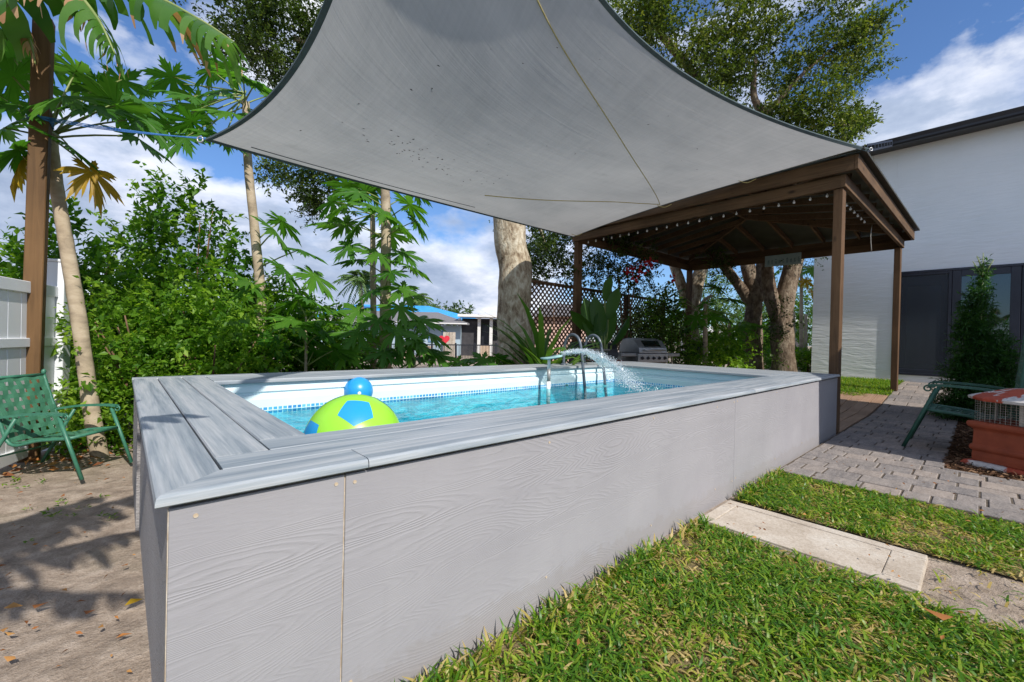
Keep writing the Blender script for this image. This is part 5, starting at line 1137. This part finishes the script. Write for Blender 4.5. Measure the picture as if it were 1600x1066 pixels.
for px in (560, 610, 641, 675, 712, 742, 775): B().bar(fpt(px, 536), fpt(px, 567), .09, .09, tuple(RT)).obj('post', M_black, bf)
for y in (539, 564.5): B().bar(fpt(520, y-2), fpt(800, y+1), .06, .06).obj('rail', M_black, bf)
b = B()
for i in range(118): px = 520 + i*2.36; b.bar(fpt(px, 539), fpt(px, 564), .022, .022, tuple(RT))
tag(b.obj('balusters', M_black, bf), kind='stuff')
for i in range(22): px = 520+i*12.5; B().box((-.21, -.1, -.16), (.21, .1, .16)).obj('block', M_brick, bf); o = bf.children[-1]; o.location = fpt(px, 570.5); o.rotation_euler = (0, 0, math.atan2(RT.y, RT.x))
for px, c, lab in ((632, M_orange, 'tan'), (655, M_orange, 'orange')): pass
ht = thing('heart_ornament', dep(694, 531, 26), 'red heart-shaped garden ornament beyond the black railing', 'ornament'); hp = []
for k in range(28): a = 2*PI*k/28; hp.append(RT*(.021*16*math.sin(a)**3) + Vector((0, 0, 1))*(.021*(13*math.cos(a)-5*math.cos(2*a)-2*math.cos(3*a)-math.cos(4*a))))
B().prism([p - FW*.06 for p in hp], FW*.12).obj('heart', plain('red_gloss', (.55, .02, .04), (.65, .04, .06), 3, .3, bs=0), ht); B().tube([(0, 0, -.3), (0, 0, -1.2)], .02, 6).obj('stick', M_black, ht)
for px, c, lab in ((628, M_orange, 'orange garden cushion box behind the black railing'), (664, M_brick, 'tan garden chest behind the black railing')):
    q = dep(px, 562, 25.5); o = thing('garden_box', q, lab, 'box'); B().box((-.35, -.3, 0), (.35, .3, .75)).bevel(.03, 1).obj('body', c, o); B().box((-.37, -.32, .76), (.37, .32, .82)).obj('lid', c, o)
sal = thing('salmon_house', dep(890, 560, 26), 'salmon coloured house seen through the lattice', 'house'); q = sal.location
b = B(); P_ = [dep(835, 495, 26), dep(915, 495, 26), dep(915, 575, 26), dep(835, 575, 26)]; b.prism([p-q for p in P_], FW*4); b.obj('wall', M_orange, sal)
b = B(); P_ = [dep(828, 495, 25.6), dep(922, 495, 25.6), dep(900, 478, 28), dep(850, 478, 28)]; b.prism([p-q for p in P_], (0, 0, .1)); b.obj('roof', M_shingle, sal)
for px0, px1, py0, Z, lab in ((1108, 1150, 520, 30, 'white-roofed house far beyond the gazebo'), (1228, 1262, 505, 24, 'grey-roofed house beyond the leaning oak')):
    q = dep((px0+px1)/2, 560, Z); h_ = thing('far_house', q, lab, 'house'); P_ = [dep(px0, py0, Z), dep(px1, py0, Z), dep(px1, 560, Z), dep(px0, 560, Z)]
    B().prism([p-q for p in P_], FW*5).obj('wall', M_darkroom if px0 > 1200 else M_trim, h_); P_ = [dep(px0-8, py0, Z-.6), dep(px1+8, py0, Z-.6), dep(px1-2, py0-10, Z+3), dep(px0+4, py0-10, Z+3)]; B().prism([p-q for p in P_], (0, 0, .1)).obj('roof', M_trim, h_)
    B().prism([p-q-FW*.06 for p in (dep(px0+8, py0+8, Z), dep(px0+18, py0+8, Z), dep(px0+18, py0+26, Z), dep(px0+8, py0+26, Z))], FW*.05).obj('window', M_glass, h_)
# far trees
far = [(1118, 430, 26, 2.0, 'round green tree far beyond the gazebo'), (720, 482, 60, 3.0, 'far round tree above the blue tarp'), (470, 470, 50, 4.5, 'far tree behind the slim papaya'), (380, 465, 46, 4, 'far tree left of the slim papaya'), (250, 470, 50, 4.5, 'far tree behind the hedge'), (90, 470, 48, 4.5, 'far tree behind the fence post'), (1010, 480, 40, 4.0, 'far tree behind the lattice'), (1060, 500, 45, 3, 'far tree behind the back gazebo post'), (1180, 470, 40, 4, 'far tree behind the forked oak'), (1250, 440, 36, 4, 'far tree by the house corner'), (545, 490, 55, 3.2, 'far tree behind the blue tarp')]
for px, py, Z, R, lab in far:
    q = dep(px, 545, Z); q.z = -.3; top = dep(px, py, Z); k = top.z+.3
    cl = [((q.x + random.uniform(-.6, .6)*R, q.y + random.uniform(-.6, .6)*R, -.3 + k*random.uniform(.4, .88)), (R*.55, R*.55, k*.2), 330) for _ in range(9)]
    tree('round_tree', q, lab, [([q, q + Vector((.1, 0, k*.3)), q + Vector((0, .1, k*.6))], (.3, .12))], cl, M_far, M_barkd, .30*Z/40, 'trees beyond the neighbours', per=8, twig=.7)
def palm(px, py, Z, r, lab):
    q = dep(px, 545, Z); q.z = -.3; top = dep(px, py, Z); t = thing('palm_tree', q, lab, 'palm tree', 'palms beyond the neighbours'); e = top-q; B().tube(path([(0, 0, 0), e*.5 + Vector((.2, 0, 0)), e], 5), [.2-.006*i for i in range(11)], 9).obj('trunk', M_barkd, t); P, D, S, T = [], [], [], []
    for i in range(26):
        a = random.uniform(0, 2*PI); el = random.uniform(-.5, 1.2); d = Vector((math.cos(a)*math.cos(el), math.sin(a)*math.cos(el), math.sin(el)))
        for k in range(14):
            s = (k+1)/14; p = e + d*(r*s) + Vector((0, 0, -.55*r*s*s)); sd = d.cross(Vector((0, 0, 1))).normalized()
            for g_ in (-1, 1): P.append(p); D.append(sd*g_*.7 + d*.5 + Vector((0, 0, -.55))); S.append(r*.34); T.append(random.random())
    V, F, T = leaves(np.array(P), np.array([tuple(x) for x in D]), np.array(S), np.array(T), .3); link('fronds', npmesh('fronds', V, F, T), M_palm, t)
palm(562, 438, 34, 1.9, 'tall palm behind the tiered papaya'); palm(648, 468, 40, 1.9, 'palm right of the tiered papaya'); palm(673, 481, 60, 1.5, 'smallest palm above the blue tarp')

# ---------------------------------------------------------------- fallen leaves
def dryleaf(x, y, s, a, lab, yellow=False):
    V, F, T = leaves(np.zeros((1, 3)), np.array([[math.cos(a), math.sin(a), .06]]), np.array([s]), np.array([random.random()]), random.uniform(.6, 1.3), LEAF_V*np.array([1, 1, random.choice((-1, 1.2))]), LEAF_F, np.array([random.uniform(-.3, .3)]))
    o = link('fallen_leaf', npmesh('fallen_leaf', V, F, T), M_papy if yellow else M_dry); o.location = (x, y, .022); tag(o, lab, 'leaf', 'fallen leaves on the sand'); return o
CA = 'dry brown fallen leaf lying on the sand by the pool'
def onground(px, py, z=0.):
    d = FW + RT*((px-800)/FPX) + UP*((533-py)/FPX); return CAM + d*((z-CAM.z)/d.z)
for px, py, s in ((8, 928, .06), (105, 932, .055), (50, 955, .09), (130, 964, .08), (5, 960, .07), (24, 1000, .045), (160, 985, .05), (180, 1008, .06), (25, 1040, .05), (200, 888, .05), (145, 778, .06), (172, 752, .06), (95, 782, .05), (5, 998, .05), (118, 950, .04)):
    p = onground(px, py); dryleaf(p.x, p.y, s*.72, random.uniform(0, 2*PI), CA)
p = onground(194, 956); dryleaf(p.x, p.y, .06, .4, 'yellow fallen leaf lying on the sand beside the pool wall', True)
p = onground(1490, 985); o = dryleaf(p.x, p.y, .11, 2.2, 'long orange fallen leaf lying on the lawn'); o.location.z = .05; o['group'] = 'fallen leaves on the lawn'
P, S = [], []
for i in range(900):
    x = random.uniform(-1.3, 0); y = random.uniform(.3, 5.0); 
    if y > 3.3 or random.random() < .22: P.append((x, y, .012 + random.uniform(0, .012))); S.append(random.uniform(.012, .03) if y < 3.3 else random.uniform(.03, .08))
for i in range(160): x = random.uniform(.8, 5.1); y = random.uniform(-1.9, -.05); P.append((x, y, .045)); S.append(random.uniform(.012, .032))
D = rng.normal(size=(len(P), 3)); D[:, 2] *= .15; V, F, T = leaves(np.array(P), D, np.array(S), rng.random(len(P)), .8)
tag(link('leaf_litter', npmesh('leaf_litter', V, F, T), M_dry), 'scattered small bits of dry leaf litter on sand and lawn', 'leaf litter', kind='stuff')
P, D, S, T = [], [], [], []
for i in range(260):
    x = random.uniform(-1.3, -.02); y = random.uniform(.9, 4.2)
    if mnoise.noise(Vector((x*2, y*2, 9))) < .15: continue
    for k in range(6): a = random.uniform(0, 2*PI); P.append((x+random.gauss(0, .012), y+random.gauss(0, .012), .0)); D.append((math.cos(a), math.sin(a), random.uniform(.2, 1))); S.append(random.uniform(.015, .04)); T.append(random.uniform(.2, .6))
V, F, T = leaves(np.array(P), np.array(D), np.array(S), np.array(T), .5); tag(link('sand_weeds', npmesh('sand_weeds', V, F, T), M_grass), 'sparse tiny weeds growing in the sandy soil', 'weeds', kind='stuff')
